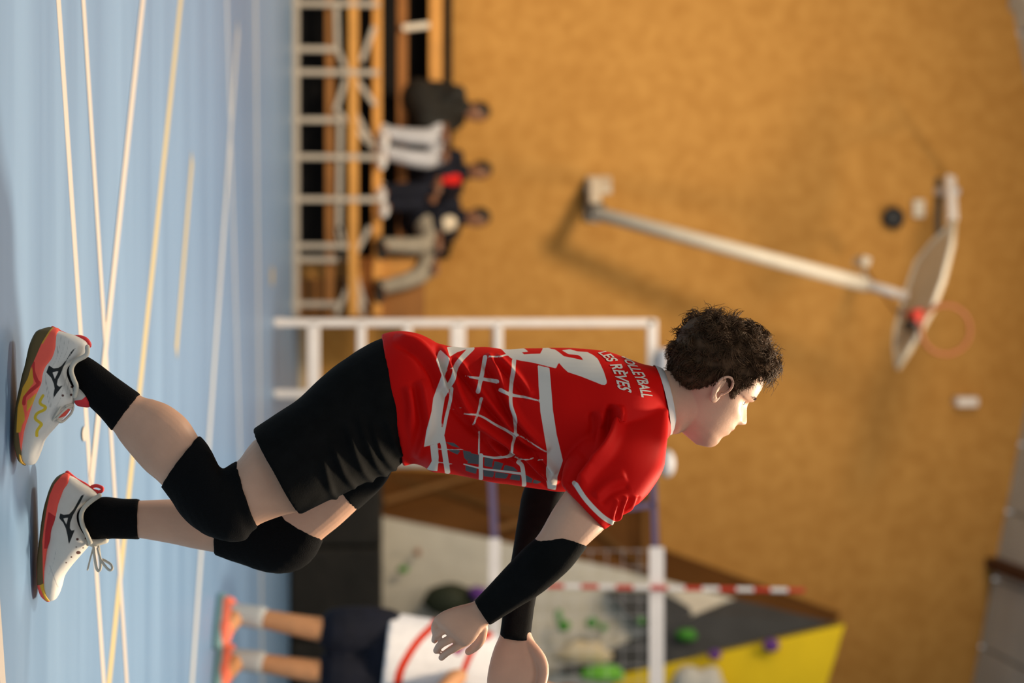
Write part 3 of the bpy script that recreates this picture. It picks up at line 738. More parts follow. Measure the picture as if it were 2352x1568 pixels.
body = MB()
body.add([H(p) for p in hv], hfc)
for s in (-1, 1):                                             # ears
    rows = []
    def E(a, b, c): return H((a, s*(.0745+c), b))
    helix = [E(.006, .104, .004), E(.009, .118, .010), E(.006, .131, .014), E(-.004, .139, .017), E(-.016, .137, .020), E(-.024, .126, .021), E(-.025, .112, .018), E(-.020, .098, .013), E(-.012, .086, .009), E(-.004, .079, .006), E(.003, .083, .004), E(.004, .092, .003)]
    body.tube(catmull(helix, 4), .0036, 10)
    anti = [E(-.013, .127, .015), E(-.017, .115, .016), E(-.016, .103, .014), E(-.010, .093, .010), E(-.003, .089, .007)]
    body.tube(catmull(anti, 4), .0034, 10)
    R3 = HR@np.array(((1, 0, 0), (0, 1, 0), (0, 0, 1)))
    tilt = np.array(((1, 0, 0), (0, 1, 0), (0, 0, 1.)))
    v, f = ellipsoid(E(-.016, .112, .010), (.010, .0045, .026), 20, 12, HR); body.add(v, f)
    v, f = ellipsoid(E(-.006, .084, .006), (.009, .004, .009), 16, 10, HR); body.add(v, f)
    v, f = ellipsoid(E(.003, .100, .003), (.004, .004, .007), 12, 8, HR); body.add(v, f)
# neck and (hidden) torso
body.add(*loft([(1440, 850, 1450, 985, 4.48, .06), (1500, 850, 1505, 990, 4.47, .062), (1540, 850, 1552, 997, 4.47, .060), (1572, 850, 1575, 985, 4.47, .058), (1610, 852, 1606, 975, 4.47, .056), (1640, 860, 1625, 960, 4.47, .05)]))
body.add(*loft([(900, 800, 925, 1050, 4.48, .14), (1000, 812, 1005, 1066, 4.48, .135), (1150, 822, 1150, 1086, 4.48, .15), (1300, 822, 1300, 1100, 4.48, .165), (1400, 830, 1410, 1070, 4.48, .165), (1470, 855, 1480, 1030, 4.48, .12), (1510, 862, 1515, 980, 4.48, .06)], ex=2.4))
# right arm (near) and left arm (far)
RA = [(1420, 950, 1490, 990, 4.38, .04), (1385, 1010, 1470, 1060, 4.31, .045), (1342, 1068, 1438, 1132, 4.26, .048), (1303, 1122, 1395, 1205, 4.22, .050), (1270, 1170, 1362, 1238, 4.20, .050), (1238, 1226, 1326, 1272, 4.19, .046), (1205, 1262, 1298, 1312, 4.19, .044), (1165, 1302, 1240, 1358, 4.21, .042), (1125, 1345, 1185, 1392, 4.24, .035), (1094, 1380, 1128, 1432, 4.27, .026)]
body.add(*loft(RA, n=28))
LA = [(1410, 960, 1480, 1010, 4.62, .055), (1330, 1010, 1430, 1060, 4.68, .055), (1260, 1050, 1350, 1120, 4.72, .052), (1207, 1120, 1292, 1130, 4.70, .045), (1192, 1200, 1272, 1215, 4.64, .044), (1180, 1262, 1258, 1280, 4.58, .040), (1165, 1350, 1232, 1360, 4.50, .034), (1152, 1440, 1218, 1455, 4.42, .028)]
body.add(*loft(LA, n=28))
# right hand
hy = 4.27
body.add(*loft([(1104, 1374, 1138, 1424, hy, .024), (1080, 1384, 1114, 1438, hy, .021), (1048, 1392, 1102, 1455, hy-.005, .018), (1018, 1403, 1088, 1474, hy-.01, .016), (1000, 1416, 1072, 1484, hy-.01, .014), (994, 1426, 1060, 1484, hy, .011)], n=28, ex=2.5))
def finger(px_, rad, Ys):
    pts = [P(a, b, Y) for (a, b), Y in zip(px_, Ys)]; body.tube(catmull(pts, 4), list(catmull([[r] for r in rad], 4)[:, 0]), 12)
finger([(1012, 1420), (1000, 1436), (1000, 1452), (1008, 1464)], (.0095, .0090, .0082, .0072), (hy, hy+.0, hy+.03, hy+.05))
finger([(1036, 1436), (1016, 1448), (1003, 1458), (998, 1470)], (.0100, .0095, .0086, .0075), (hy, hy-.005, hy+.01, hy+.035))
finger([(1056, 1456), (1032, 1468), (1012, 1480), (1002, 1494)], (.0102, .0097, .0088, .0076), (hy, hy-.008, hy+.005, hy+.03))
finger([(1070, 1474), (1048, 1486), (1028, 1497), (1014, 1510)], (.0100, .0095, .0085, .0074), (hy, hy-.005, hy+.01, hy+.035))
finger([(1108, 1440), (1104, 1466), (1092, 1484), (1076, 1496)], (.0130, .0120, .0105, .0085), (hy+.01, hy+.03, hy+.05, hy+.06))
# left hand, stretched out of the frame
ly = 4.40
body.add(*loft([(1152, 1440, 1218, 1448, ly+.02, .026), (1146, 1462, 1224, 1464, ly+.01, .026), (1134, 1490, 1238, 1490, ly, .024), (1124, 1525, 1246, 1520, ly-.01, .022), (1118, 1565, 1240, 1560, ly-.02, .019), (1122, 1600, 1226, 1600, ly-.02, .016)], n=28, ex=2.5))
for k, (x0_, Lg) in enumerate(((1206, .075), (1180, .082), (1155, .076), (1130, .06))):
    L_ = Lg/PXM
    finger([(x0_, 1590), (x0_+4*(1.5-k), 1590+L_*.4), (x0_+8*(1.5-k), 1590+L_*.75), (x0_+6*(1.5-k), 1590+L_)], (.0105, .0100, .0090, .0078), (ly-.02, ly-.03, ly-.045, ly-.07))
finger([(1208, 1476), (1240, 1512), (1248, 1548), (1238, 1590)], (.017, .0145, .0125, .0095), (ly, ly-.02, ly-.03, ly-.04))
# legs
RL = [(830, 880, 850, 1060, 4.42, .09), (720, 930, 770, 1130, 4.38, .088), (600, 1000, 688, 1172, 4.37, .082), (572, 1024, 648, 1184, 4.36, .078), (548, 1056, 600, 1202, 4.35, .070), (515, 1078, 556, 1228, 4.35, .062), (498, 1070, 495, 1228, 4.35, .060), (482, 1046, 430, 1182, 4.35, .056), (455, 1003, 372, 1113, 4.35, .054), (428, 962, 334, 1080, 4.35, .056), (390, 932, 300, 1042, 4.35, .053), (355, 918, 276, 1012, 4.35, .045), (322, 908, 260, 988, 4.35, .038), (262, 866, 226, 950, 4.35, .034), (200, 824, 185, 905, 4.35, .028), (145, 815, 140, 885, 4.35, .016)]
body.add(*loft(RL, n=32))
LLg = [(840, 930, 880, 1070, 4.55, .085), (780, 1000, 850, 1135, 4.57, .083), (705, 1070, 790, 1197, 4.58, .078), (645, 1125, 738, 1240, 4.59, .070), (598, 1148, 690, 1288, 4.60, .062), (566, 1150, 620, 1298, 4.60, .058), (536, 1150, 548, 1282, 4.60, .055), (495, 1150, 493, 1268, 4.60, .052), (440, 1146, 440, 1258, 4.60, .052), (400, 1146, 400, 1249, 4.60, .048), (320, 1149, 320, 1235, 4.60, .038), (255, 1150, 255, 1228, 4.60, .034), (205, 1162, 205, 1230, 4.60, .028), (150, 1165, 150, 1215, 4.60, .016)]
body.add(*loft(LLg, n=32))
bme = remesh(body, .0026, 3, .5)
bc = co(bme); hc = Hinv(bc)
lip = np.where((hc[:, 0] > .07) & (np.abs(hc[:, 1]) < .024), np.abs(hc[:, 2]-.0635)-.009*(1-(np.abs(hc[:, 1])/.026)**2), .02)
attr(bme, 'lips', lip*.25+.0004)
body_o = link('body', bme, 'skin', pl)
for s in (-1, 1):                                             # eyes and brows
    v, f = ellipsoid(H((.0615, s*.031, .121)), (.0125, .0125, .0125), 20, 14, HR); e_ = MB().add(v, f).build('eye', 'eye_white', pl, smooth=True)
    v, f = ellipsoid(H((.0730, s*.031, .123)), (.0018, .0055, .0055), 16, 8, HR); MB().add(v, f).build('iris', 'iris', e_, smooth=True)
    bmb = MB(); rnd = random.Random(4+s)
    for k in range(70):
        t = rnd.random(); yy = s*(.015+.034*t); zz = .1405+.004*math.sin(t*2.6)+rnd.uniform(-.003, .003)
        xx = np.interp(zz, *front)-.022*t*t-.0015
        p = np.array((xx, yy, zz)); bmb.tube([H(p), H(p+np.array((.0015, s*.004, .0015))), H(p+np.array((.0005, s*.008, .0005)))], [.0006, .0005, .0003], 4)
    bmb.build('eyebrow', 'hair', pl)

# ---- hair: a scalp cap plus curls
hairline = crop(3.92, 1450, 680)((1232, 735), (1150, 745), (1090, 765), (1050, 812), (1000, 850), (965, 890), (925, 938), (885, 915), (872, 870), (868, 800), (845, 755), (790, 752), (740, 775), (700, 805), (620, 832), (540, 838), (470, 815), (420, 770), (370, 700), (330, 650))
hl2 = [Hinv(P(x, y, 4.40))[[0, 2]] for x, y in hairline]
poly = np.array(hl2+[np.array((-.20, .03)), np.array((-.22, .30)), np.array((.20, .34)), np.array((.17, .21))])
sd = sdf_poly(hv[:, [0, 2]], poly)
def curl_noise(p, seed, amp, fr):
    r = np.random.RandomState(seed); o = np.zeros(len(p))
    for k in range(7):
        w = r.randn(3)*fr*(1+.5*k); o += np.sin(p@w+r.rand()*6)/(1+.35*k)
    return amp*o/3
def thick(p):
    top_ = np.clip((p[:, 2]-.115)/.085, 0, 1); fr_ = np.clip(p[:, 0]/.09, 0, 1)
    backk = np.clip(-p[:, 0]/.09, 0, 1)
    return (.006+.014*top_+.018*top_*fr_**1.5+.014*backk)*1.0+0*backk*np.clip((p[:, 2]-.07)/.06, 0, 1)
nrm_h = hv-np.array((0, 0, .11)); nrm_h = nrm_h/np.linalg.norm(nrm_h, axis=1)[:, None]
fade = np.clip(-sd/.014, 0, 1)**.7
th = thick(hv)*fade*(1+.0*sd)+curl_noise(hv, 3, .0035, 70)*fade-(1-np.clip(-sd/.003, 0, 1))*.004
cap = hv+nrm_h*th[:, None]
keep = sd < .002
ff = [f for f in hfc if all(keep[i] for i in f)]
hmb = MB().add([H(p) for p in cap], ff)
hair_me = hmb.me()
rnd = np.random.RandomState(7)
idx = np.where((sd < -.001))[0]
area_w = 1/(1+0*idx); N_ = 8500
sel = rnd.choice(idx, N_)
keepn = rnd.rand(N_) < np.clip((np.abs(hv[sel][:, 1])+.02)/.07+.3, 0, 1); sel = sel[keepn]
hvv, hff = [], []; TS = 9; RN = 3
for i in sel:
    p = cap[i].copy(); n_ = nrm_h[i]; t_ = np.clip((hv[i, 2]-.11)/.09, 0, 1); fr_ = np.clip(hv[i, 0]/.08, 0, 1)
    L_ = (.010+.030*t_+.022*t_*fr_+.012*np.clip(-hv[i, 0]/.09, 0, 1))*rnd.uniform(.55, 1.15)*min(1, .25+(-sd[i])/.02)
    cell = np.round((hv[i]+rnd.randn(3)*.0016)/.0125).astype(int); cs_ = np.random.RandomState((cell[0]*73+cell[1]*991+cell[2]*5077) % 99991)
    base = n_*.60+np.array((.70 if hv[i, 2] > .13 else -.05, 0, -.05 if hv[i, 2] > .13 else -.8))+cs_.randn(3)*.50+rnd.randn(3)*.07
    base /= np.linalg.norm(base); u_ = np.cross(base, cs_.randn(3)); u_ /= np.linalg.norm(u_); w_ = np.cross(base, u_)
    L_ *= cs_.uniform(.7, 1.3)
    cr = (cs_.uniform(.0040, .0085)+rnd.randn()*.0005)*(.25+.75*t_); turns = (cs_.uniform(.7, 1.3)+rnd.randn()*.04)*2*math.pi; ph = cs_.rand()*6.28+rnd.randn()*.15
    pts = []
    for k in range(TS):
        s_ = k/(TS-1); a_ = ph+turns*s_
        pts.append(p-n_*.002+base*L_*s_+(u_*(math.cos(a_)-math.cos(ph))+w_*(math.sin(a_)-math.sin(ph)))*cr-n_*L_*.35*s_*s_)
    rr = [.00085*(1-.7*(k/(TS-1))**2) for k in range(TS)]
    v, f = tube(pts, rr, RN, cap=False); n0 = len(hvv); hvv += v; hff += [tuple(a+n0 for a in q_) for q_ in f]
# nape: short hair growing down the back of the neck
nape = to2([(1519, 838), (1540, 851), (1558, 874), (1580, 889), (1604, 893), (1632, 884), (1650, 860), (1650, 770), (1535, 770)], 4.43)
bnm = nrm(bme); nsd = sdf_poly(bc[:, [0, 2]], nape); ok = (nsd < 0) & (hc[:, 2] < .14) & (hc[:, 0] < .0)
hvv = [H(p) for p in hvv]
ni = rnd.choice(np.where(ok)[0], 3800)
for i in ni:
    p = bc[i]; n_ = bnm[i]; L_ = rnd.uniform(.006, .013)*min(1, .3-nsd[i]/.012)
    d_ = n_*.55-hu*.8+rnd.randn(3)*.22; d_ /= np.linalg.norm(d_)
    v, f = tube([p-n_*.001+n_*rnd.uniform(0, .006)*min(1, -nsd[i]/.02), p+d_*L_*.6, p+d_*L_-n_*.001], [.0009, .0008, .0004], 3, cap=False); n0 = len(hvv); hvv += v; hff += [tuple(a+n0 for a in q_) for q_ in f]
cm_ = raw(hvv, hff)
bm = bmesh.new(); bm.from_mesh(hair_me); bm.from_mesh(cm_); hm2 = bpy.data.meshes.new('hair'); bm.to_mesh(hm2); bm.free()
link('hair', hm2, 'hair', pl, smooth=True)

# ---- jersey
JT = [(876, 768, 926, 1070, 4.48, .165), (905, 761, 950, 1064, 4.48, .170), (950, 763, 972, 1070, 4.48, .170), (985, 776, 990, 1082, 4.48, .166), (1012, 790, 1020, 1086, 4.48, .162), (1060, 797, 1060, 1092, 4.48, .165), (1118, 796, 1115, 1104, 4.48, .172), (1160, 802, 1170, 1112, 4.48, .180), (1220, 799, 1230, 1121, 4.48, .190), (1290, 798, 1290, 1128, 4.48, .195), (1350, 801, 1350, 1118, 4.48, .195), (1400, 809, 1410, 1095, 4.48, .190), (1440, 823, 1465, 1065, 4.48, .165), (1475, 836, 1510, 1035, 4.48, .125), (1500, 842, 1532, 1005, 4.48, .092), (1516, 849, 1545, 990, 4.48, .072)]
jm = MB(); jm.add(*loft(JT, n=64, ex=2.35))
jm.add(*loft([(1370, 930, 1536, 940, 4.40, .05), (1352, 970, 1534, 990, 4.35, .07), (1322, 1020, 1529, 1030, 4.31, .084), (1298, 1066, 1520, 1082, 4.275, .085), (1290, 1103, 1485, 1138, 4.245, .080), (1292, 1115, 1440, 1176, 4.225, .072), (1297, 1124, 1388, 1215, 4.213, .060)], n=48))
jm.add(*loft([(1370, 930, 1500, 940, 4.56, .05), (1340, 970, 1500, 990, 4.62, .07), (1310, 1000, 1480, 1040, 4.68, .075), (1270, 1030, 1420, 1080, 4.72, .070), (1240, 1060, 1350, 1105, 4.74, .062)], n=48))
jme = remesh(jm, .0036, 6, .5)
jc = co(jme); jn = nrm(jme); c2 = crop(2.9043, 860, 720)
j2 = lambda *pts: to2(c2(*pts), 4.33)
xz = jc[:, [0, 2]]; near = np.clip(-jn[:, 1]*1.6+.25, 0, 1)
k2 = PXM/2.9043
def fold(line, amp, w, off=0.0, ends=.12):
    Ln = smooth_line(j2(*line)); best = np.full(len(xz), 9.); tt = np.zeros(len(xz)); sg = np.ones(len(xz)); n = len(Ln)-1
    for i in range(n):
        a, b = Ln[i], Ln[i+1]; q_, t = seg_dist(xz, a, b); d = b-a
        s_ = np.sign(d[0]*(xz[:, 1]-a[1])-d[1]*(xz[:, 0]-a[0]))
        m__ = q_ < best; best[m__] = q_[m__]; tt[m__] = ((i+t)/n)[m__]; sg[m__] = s_[m__]
    e = np.clip(tt/ends, 0, 1)*np.clip((1-tt)/ends, 0, 1); x_ = best*sg
    return amp*e*(np.exp(-((x_-w*.5)/w)**2)-.9*np.exp(-((x_+w*.9)/(w*.8))**2))*(best < 5*w)
D = np.zeros(len(xz))
D += fold([(430, 200), (500, 400), (560, 560), (640, 690), (760, 800), (880, 880), (1000, 960)], .010, .009)
D += fold([(520, 290), (620, 420), (720, 560), (830, 690), (930, 800), (1060, 890), (1150, 930)], .009, .008)
D += fold([(745, 270), (800, 400), (870, 570), (950, 720), (1040, 820), (1150, 920)], .010, .009)
D += fold([(800, 290), (900, 380), (980, 480), (1030, 560)], .006, .008)
D += fold([(640, 700), (740, 830), (830, 930), (960, 1000)], .006, .008)
D += fold([(470, 480), (540, 620), (640, 740), (700, 800)], .006, .009)
D += fold([(880, 900), (990, 960), (1100, 1060), (1220, 1160)], .007, .009)
D += fold([(940, 830), (1040, 900), (1140, 1000), (1200, 1080)], .006, .008)
D += fold([(120, 170), (260, 210), (360, 300), (430, 420), (450, 520)], .008, .012)
D += fold([(200, 480), (225, 620), (215, 780), (225, 980)], .008, .012)
D += fold([(290, 440), (320, 600), (340, 740), (300, 860), (260, 980)], .008, .012)
D += fold([(1600, 600), (1580, 740), (1500, 880), (1390, 1000), (1290, 1130)], .016, .012)
D += fold([(1470, 640), (1480, 760), (1440, 880), (1370, 960)], .006, .012)
D += fold([(1590, 1385), (1600, 1270), (1640, 1180)], .0038, .006)
D += fold([(1540, 1370), (1545, 1290), (1580, 1200)], .003, .006)
D += fold([(1660, 1330), (1680, 1240), (1700, 1180)], .0025, .006)
D += fold([(1430, 1200), (1520, 1120), (1640, 1080)], .004, .012)
hemd = sdf_line(xz, j2((45, 150), (105, 300), (120, 520), (150, 700), (205, 820), (205, 1010)), 0.0)
D *= np.clip((hemd-.006)/.04, 0, 1)
D += curl_noise(jc, 11, .0016, 16)
jc = jc+jn*(1.7*D*near)[:, None]+jn*(curl_noise(jc, 12, .0012, 30)*(1-near))[:, None]
setco(jme, jc); xz = co(jme)[:, [0, 2]]
W = []
cn = crop(8.4, 1140, 780); jn2 = lambda *pts: to2(cn(*pts), 4.35)
number = jn2((120, 150), (200, 265), (300, 360), (480, 405), (700, 440), (900, 490), (1140, 550), (1200, 435), (1280, 540), (1360, 620), (1600, 700), (1850, 800), (1990, 858), (2050, 862), (2085, 835), (2092, 790), (2050, 600), (1970, 370), (1900, 300), (1800, 240), (1600, 225), (1480, 185), (1310, 205), (1420, 280), (1600, 295), (1650, 330), (1690, 400), (1500, 355), (1320, 320), (1270, 270), (1180, 190), (1110, 180), (1080, 150), (990, 140), (920, 210), (870, 270), (700, 275), (560, 285), (520, 245), (650, 235), (600, 165), (380, 150))
W.append(sdf_poly(xz, number))
W.append(sdf_poly(xz, j2((1092, 345), (1168, 362), (1172, 500), (1180, 640), (1205, 800), (1250, 975), (1222, 1090), (1228, 1195), (1175, 1185), (1145, 1080), (1145, 930), (1120, 780), (1098, 650), (1090, 480))))
def stroke(pts, w):
    w = np.array(w)*k2 if not np.isscalar(w) else w*k2
    return sdf_line(xz, smooth_line(j2(*pts), 4), w if np.isscalar(w) else tuple(w))
for pts, w in (([(938, 315), (918, 430), (905, 520), (905, 610), (930, 690), (935, 760), (930, 830), (915, 870), (907, 945)], (28, 16)),
               ([(745, 290), (720, 400), (695, 490), (688, 520)], 27), ([(712, 565), (690, 650), (655, 740)], (20, 9)), ([(697, 785), (697, 935)], 11), ([(712, 945), (714, 1030), (722, 1120)], 27),
               ([(608, 418), (700, 432), (815, 452)], (9, 28)), ([(838, 508), (910, 540), (1000, 555), (1088, 577)], (26, 8)), ([(595, 665), (700, 678), (800, 735), (880, 778), (935, 812)], (10, 20)),
               ([(935, 795), (1000, 830), (1060, 870), (1135, 915)], (9, 8)), ([(715, 948), (800, 962), (870, 955), (920, 940)], (10, 24)), ([(920, 945), (980, 970), (1060, 960)], 10), ([(1085, 975), (1118, 968)], 8),
               ([(600, 1010), (720, 1040), (850, 1055), (990, 1072)], (8, 18)), ([(960, 990), (985, 1015), (998, 1080), (1015, 1165)], 28),
               ([(665, 228), (560, 330), (525, 430), (495, 485)], 34), ([(515, 500), (505, 580), (478, 690), (458, 800)], (22, 20)), ([(447, 812), (462, 880), (478, 980), (495, 1075)], 36),
               ([(770, 285), (830, 288), (895, 275)], 10), ([(480, 372), (525, 362)], 5), ([(430, 905), (500, 908), (600, 905)], 5), ([(430, 998), (520, 1010)], 5), ([(520, 635), (580, 628)], 5),
               ([(1300, 1105), (1352, 1188), (1422, 1266), (1492, 1326), (1590, 1380)], 30)):
    W.append(stroke(pts, w))
for pl_ in (((440, 238), (505, 300), (470, 420), (500, 505), (470, 560), (455, 640), (445, 720), (450, 800), (440, 860), (330, 890), (345, 780), (380, 650), (392, 560), (438, 440), (448, 410), (412, 310)),
            ((372, 880), (420, 865), (430, 960), (425, 1068), (352, 1062), (385, 990)), ((492, 225), (640, 205), (690, 220), (560, 258), (505, 290))):
    W.append(sdf_poly(xz, j2(*pl_)))
GR = []
for pl_ in (((485, 903), (550, 908), (575, 915), (555, 942), (510, 922)), ((590, 912), (645, 922), (642, 960), (620, 985), (600, 965)), ((650, 932), (715, 948), (700, 1010), (655, 1005), (620, 1005)),
            ((610, 1018), (690, 1030), (685, 1082), (615, 1060)), ((735, 958), (795, 970), (785, 1030), (735, 1020)), ((805, 985), (862, 1000), (842, 1052), (792, 1042)), ((872, 1010), (930, 1025), (962, 1055), (862, 1050)),
            ((730, 1048), (805, 1060), (800, 1105), (738, 1097)), ((815, 1062), (902, 1075), (885, 1112), (812, 1105)), ((922, 1078), (980, 1083), (978, 1125), (910, 1115)), ((1008, 1075), (1062, 1108), (1058, 1140), (1014, 1132)),
            ((1070, 1112), (1128, 1132), (1095, 1146), (1066, 1140)), ((468, 855), (530, 862), (575, 898), (520, 884))):
    GR.append(sdf_poly(xz, j2(*pl_)))
nearmask = np.where(co(jme)[:, 1] < 4.50, 0, .02)
attr(jme, 'white', np.min(W, 0)+nearmask*0); attr(jme, 'grey', np.min(GR, 0)+nearmask)
jmat = m_('jersey', (.60, .0035, .0020), .62, .09, bump=(500, .15, .0005), noise=(5, .05), layers=[('grey', (.095, .10, .105)), ('white', (.68, .62, .55))])
jersey = link('jersey', jme, jmat, pl)
bvh = BVHTree.FromPolygons([Vector(v) for v in co(jme)], [tuple(p.vertices) for p in jme.polygons])

def lettering(txt, base, topl, cut=0.0):
    cu = bpy.data.curves.new('t', 'FONT'); cu.body = txt; cu.size = 1; cu.offset = .024; cu.space_character = 1.02
    o = bpy.data.objects.new('t', cu); C.objects.link(o); dg = bpy.context.evaluated_depsgraph_get(); dg.update()
    me = bpy.data.meshes.new_from_object(o.evaluated_get(dg), depsgraph=dg); bpy.data.objects.remove(o)
    bm = bmesh.new(); bm.from_mesh(me)
    xs = [v.co.x for v in bm.verts]; ys = [v.co.y for v in bm.verts if True]
    x0, x1 = min(xs), max(xs); y0, y1 = 0, .73
    for k in range(1, 60):
        bmesh.ops.bisect_plane(bm, geom=bm.verts[:]+bm.edges[:]+bm.faces[:], plane_co=(x0+(x1-x0)*k/60, 0, 0), plane_no=(1, 0, 0))
    for k in range(1, 7):
        bmesh.ops.bisect_plane(bm, geom=bm.verts[:]+bm.edges[:]+bm.faces[:], plane_co=(0, y1*k/7, 0), plane_no=(0, 1, 0))
    base = np.array(smooth_line(base, 8)); topl = np.array(smooth_line(topl, 8))
    def at(line, t):
        s = np.concatenate([[0], np.cumsum(np.linalg.norm(np.diff(line, axis=0), axis=1))]); s /= s[-1]
        return np.array((np.interp(t, s, line[:, 0]), np.interp(t, s, line[:, 1])))
    for v in bm.verts:
        t = (v.co.x-x0)/(x1-x0); h = (v.co.y-y0)/(y1-y0)
        p_ = at(base, t)*(1-h)+at(topl, t)*h
        d = V(ray(*p_)).normalized(); hit, n_, i_, ds = bvh.ray_cast(V(CAM), d, 8)
        if hit is None:
            q_ = V(P(p_[0], p_[1], 4.47)); hit, n_, i_, ds = bvh.find_nearest(q_)
        if n_.dot(d) > 0: n_ = -n_
        v.co = hit+n_*.0012
    me2 = bpy.data.meshes.new('lettering'); bm.to_mesh(me2); bm.free()
    link('lettering', me2, 'letter_white', jersey)
m_('letter_white', (.66, .60, .53), .5, .3)
c9 = crop(9.8, 1340, 780)
lettering('LES RÈVES', c9((330, 300), (370, 330), (420, 365), (520, 460), (600, 575), (665, 690), (712, 810), (755, 970), (785, 1105)), c9((500, 262), (590, 300), (690, 385), (820, 500), (895, 630), (945, 760), (1000, 880), (1050, 1040), (1095, 1215)))
lettering('VOLLEYBALL', c9((820, 345), (900, 440), (990, 580), (1060, 680), (1150, 840), (1205, 930), (1270, 1130), (1310, 1295)), c9((990, 400), (1100, 480), (1230, 610), (1380, 790), (1460, 950), (1490, 1080), (1540, 1215), (1575, 1330)))
# collar: a ribbed band round the neck
MBc = MB()
MBc.add(*loft([(1498, 836, 1534, 1000, 4.48, .094), (1508, 838, 1543, 996, 4.48, .086), (1520, 844, 1549, 988, 4.48, .078), (1524, 850, 1550, 984, 4.48, .070), (1514, 852, 1540, 982, 4.48, .066)], n=64, sub=6, grow=.0015))
link('collar', remesh(MBc, .003, 3), 'collar_white', jersey, label='pale ribbed collar band') if False else None
m_('collar_white', (.56, .54, .53), .7, .2, bump=(300, .3, .001))
cring = []
nb_ = 72
rows = [(1502, 838, 1537, 1000, .092), (1512, 841, 1545, 996, .086), (1521, 846, 1550, 990, .079), (1522, 851, 1549, 984, .072), (1512, 853, 1541, 980, .068), (1500, 853, 1530, 978, .066)]
v = []; f = []
for (bx_, by_, fx_, fy_, hd) in rows:
    b, q_ = P(bx_, by_, 4.48), P(fx_, fy_, 4.48); c_, a_ = (b+q_)/2, (q_-b)/2
    for t in np.linspace(0, 2*math.pi, nb_, endpoint=False):
        dip = np.array((0, 0, 0))
        v.append(c_+a_*math.cos(t)+np.array((0, -hd, 0))*math.sin(t)+dip)
for i in range(len(rows)-1):
    for a in range(nb_): f.append((i*nb_+a, i*nb_+(a+1) % nb_, (i+1)*nb_+(a+1) % nb_, (i+1)*nb_+a))
link('collar', MB().add(v, f).me(), 'collar_white', jersey, smooth=True)

# ---- shorts
sm_ = MB()
RS = [(925, 800, 945, 1040, 4.48, .150), (892, 776, 918, 1066, 4.48, .166), (862, 782, 897, 1082, 4.47, .165), (820, 805, 860, 1098, 4.45, .150), (780, 832, 820, 1118, 4.42, .130), (740, 864, 780, 1138, 4.40, .118), (690, 912, 745, 1154, 4.38, .112), (640, 945, 716, 1168, 4.37, .110), (581, 985, 690, 1181, 4.36, .108)]
sm_.add(*loft(RS, n=48, ex=2.3))
LS = [(880, 830, 900, 1060, 4.52, .12), (860, 880, 895, 1090, 4.54, .115), (820, 930, 872, 1124, 4.56, .108), (770, 980, 845, 1150, 4.58, .104), (722, 1030, 819, 1173, 4.59, .100)]
sm_.add(*loft(LS, n=48, ex=2.3))
sme = remesh(sm_, .0045, 4)
sc_ = co(sme); sn = nrm(sme); xz = sc_[:, [0, 2]]
c5 = crop(2.352, 560, 940)
def pfold(line, amp, w):
    Ln = smooth_line(to2(line, 4.36)); n = len(Ln)-1; best = np.full(len(xz), 9.); tt = np.zeros(len(xz))
    for i in range(n):
        q_, t = seg_dist(xz, Ln[i], Ln[i+1]); m__ = q_ < best; best[m__] = q_[m__]; tt[m__] = ((i+t)/n)[m__]
    return amp*np.exp(-(best/w)**2)*np.clip(tt/.2, 0, 1)*np.clip((1-tt)/.1, 0, 1)
Dz = np.zeros(len(xz))
for ln in (c5((620, 20), (660, 160), (720, 300), (780, 380)), c5((690, 60), (730, 200), (790, 300), (820, 330)), c5((560, 60), (600, 220), (650, 340), (700, 400)), c5((770, 40), (800, 150), (850, 260)), c5((480, 180), (540, 330), (600, 430)), c5((430, 250), (470, 420), (500, 480))):
    Dz += pfold(ln, .007, .008)
Dz += curl_noise(sc_, 21, .002, 14)
setco(sme, sc_+sn*Dz[:, None]); link('shorts', sme, 'black_cloth', pl)

# ---- knee pads, socks, arm sleeves
def garment(name, secs, m, grow=.003, noise=.0006, voxel=.0045, n=40, **pr):
    me = remesh(MB().add(*loft(secs, n=n, grow=grow)), voxel, 2); c_ = co(me); setco(me, c_+nrm(me)*curl_noise(c_, hash(name) % 50, noise, 45)[:, None]); return link(name, me, m, pl, **pr)
garment('knee_pad', [(546, 1059, 593, 1207, 4.35, .074), (534, 1066, 574, 1222, 4.35, .074), (520, 1074, 560, 1238, 4.345, .076), (508, 1078, 520, 1240, 4.34, .078), (496, 1060, 465, 1222, 4.34, .078), (482, 1032, 418, 1182, 4.345, .072), (468, 1014, 392, 1143, 4.35, .066), (456, 1001, 371, 1116, 4.35, .060)], 'black_knit', .002, .0016)
garment('knee_pad', [(668, 1130, 742, 1240, 4.60, .070), (640, 1140, 722, 1276, 4.60, .072), (610, 1145, 690, 1303, 4.60, .072), (585, 1150, 645, 1314, 4.60, .070), (560, 1150, 595, 1308, 4.60, .066), (530, 1150, 545, 1290, 4.60, .060), (497, 1150, 494, 1272, 4.60, .056)], 'black_knit', .002, .0016)
garment('sock', [(322, 906, 259, 990, 4.35, .041), (290, 884, 243, 970, 4.35, .039), (255, 858, 226, 950, 4.35, .038), (215, 828, 205, 930, 4.35, .036), (190, 816, 185, 910, 4.35, .029), (150, 806, 150, 895, 4.35, .022)], 'black_knit', .0015)
garment('sock', [(320, 1146, 320, 1237, 4.60, .041), (280, 1146, 280, 1236, 4.60, .038), (240, 1142, 250, 1236, 4.60, .037), (215, 1148, 222, 1242, 4.60, .035), (190, 1160, 190, 1236, 4.60, .029), (150, 1160, 150, 1225, 4.60, .022)], 'black_knit', .0015)
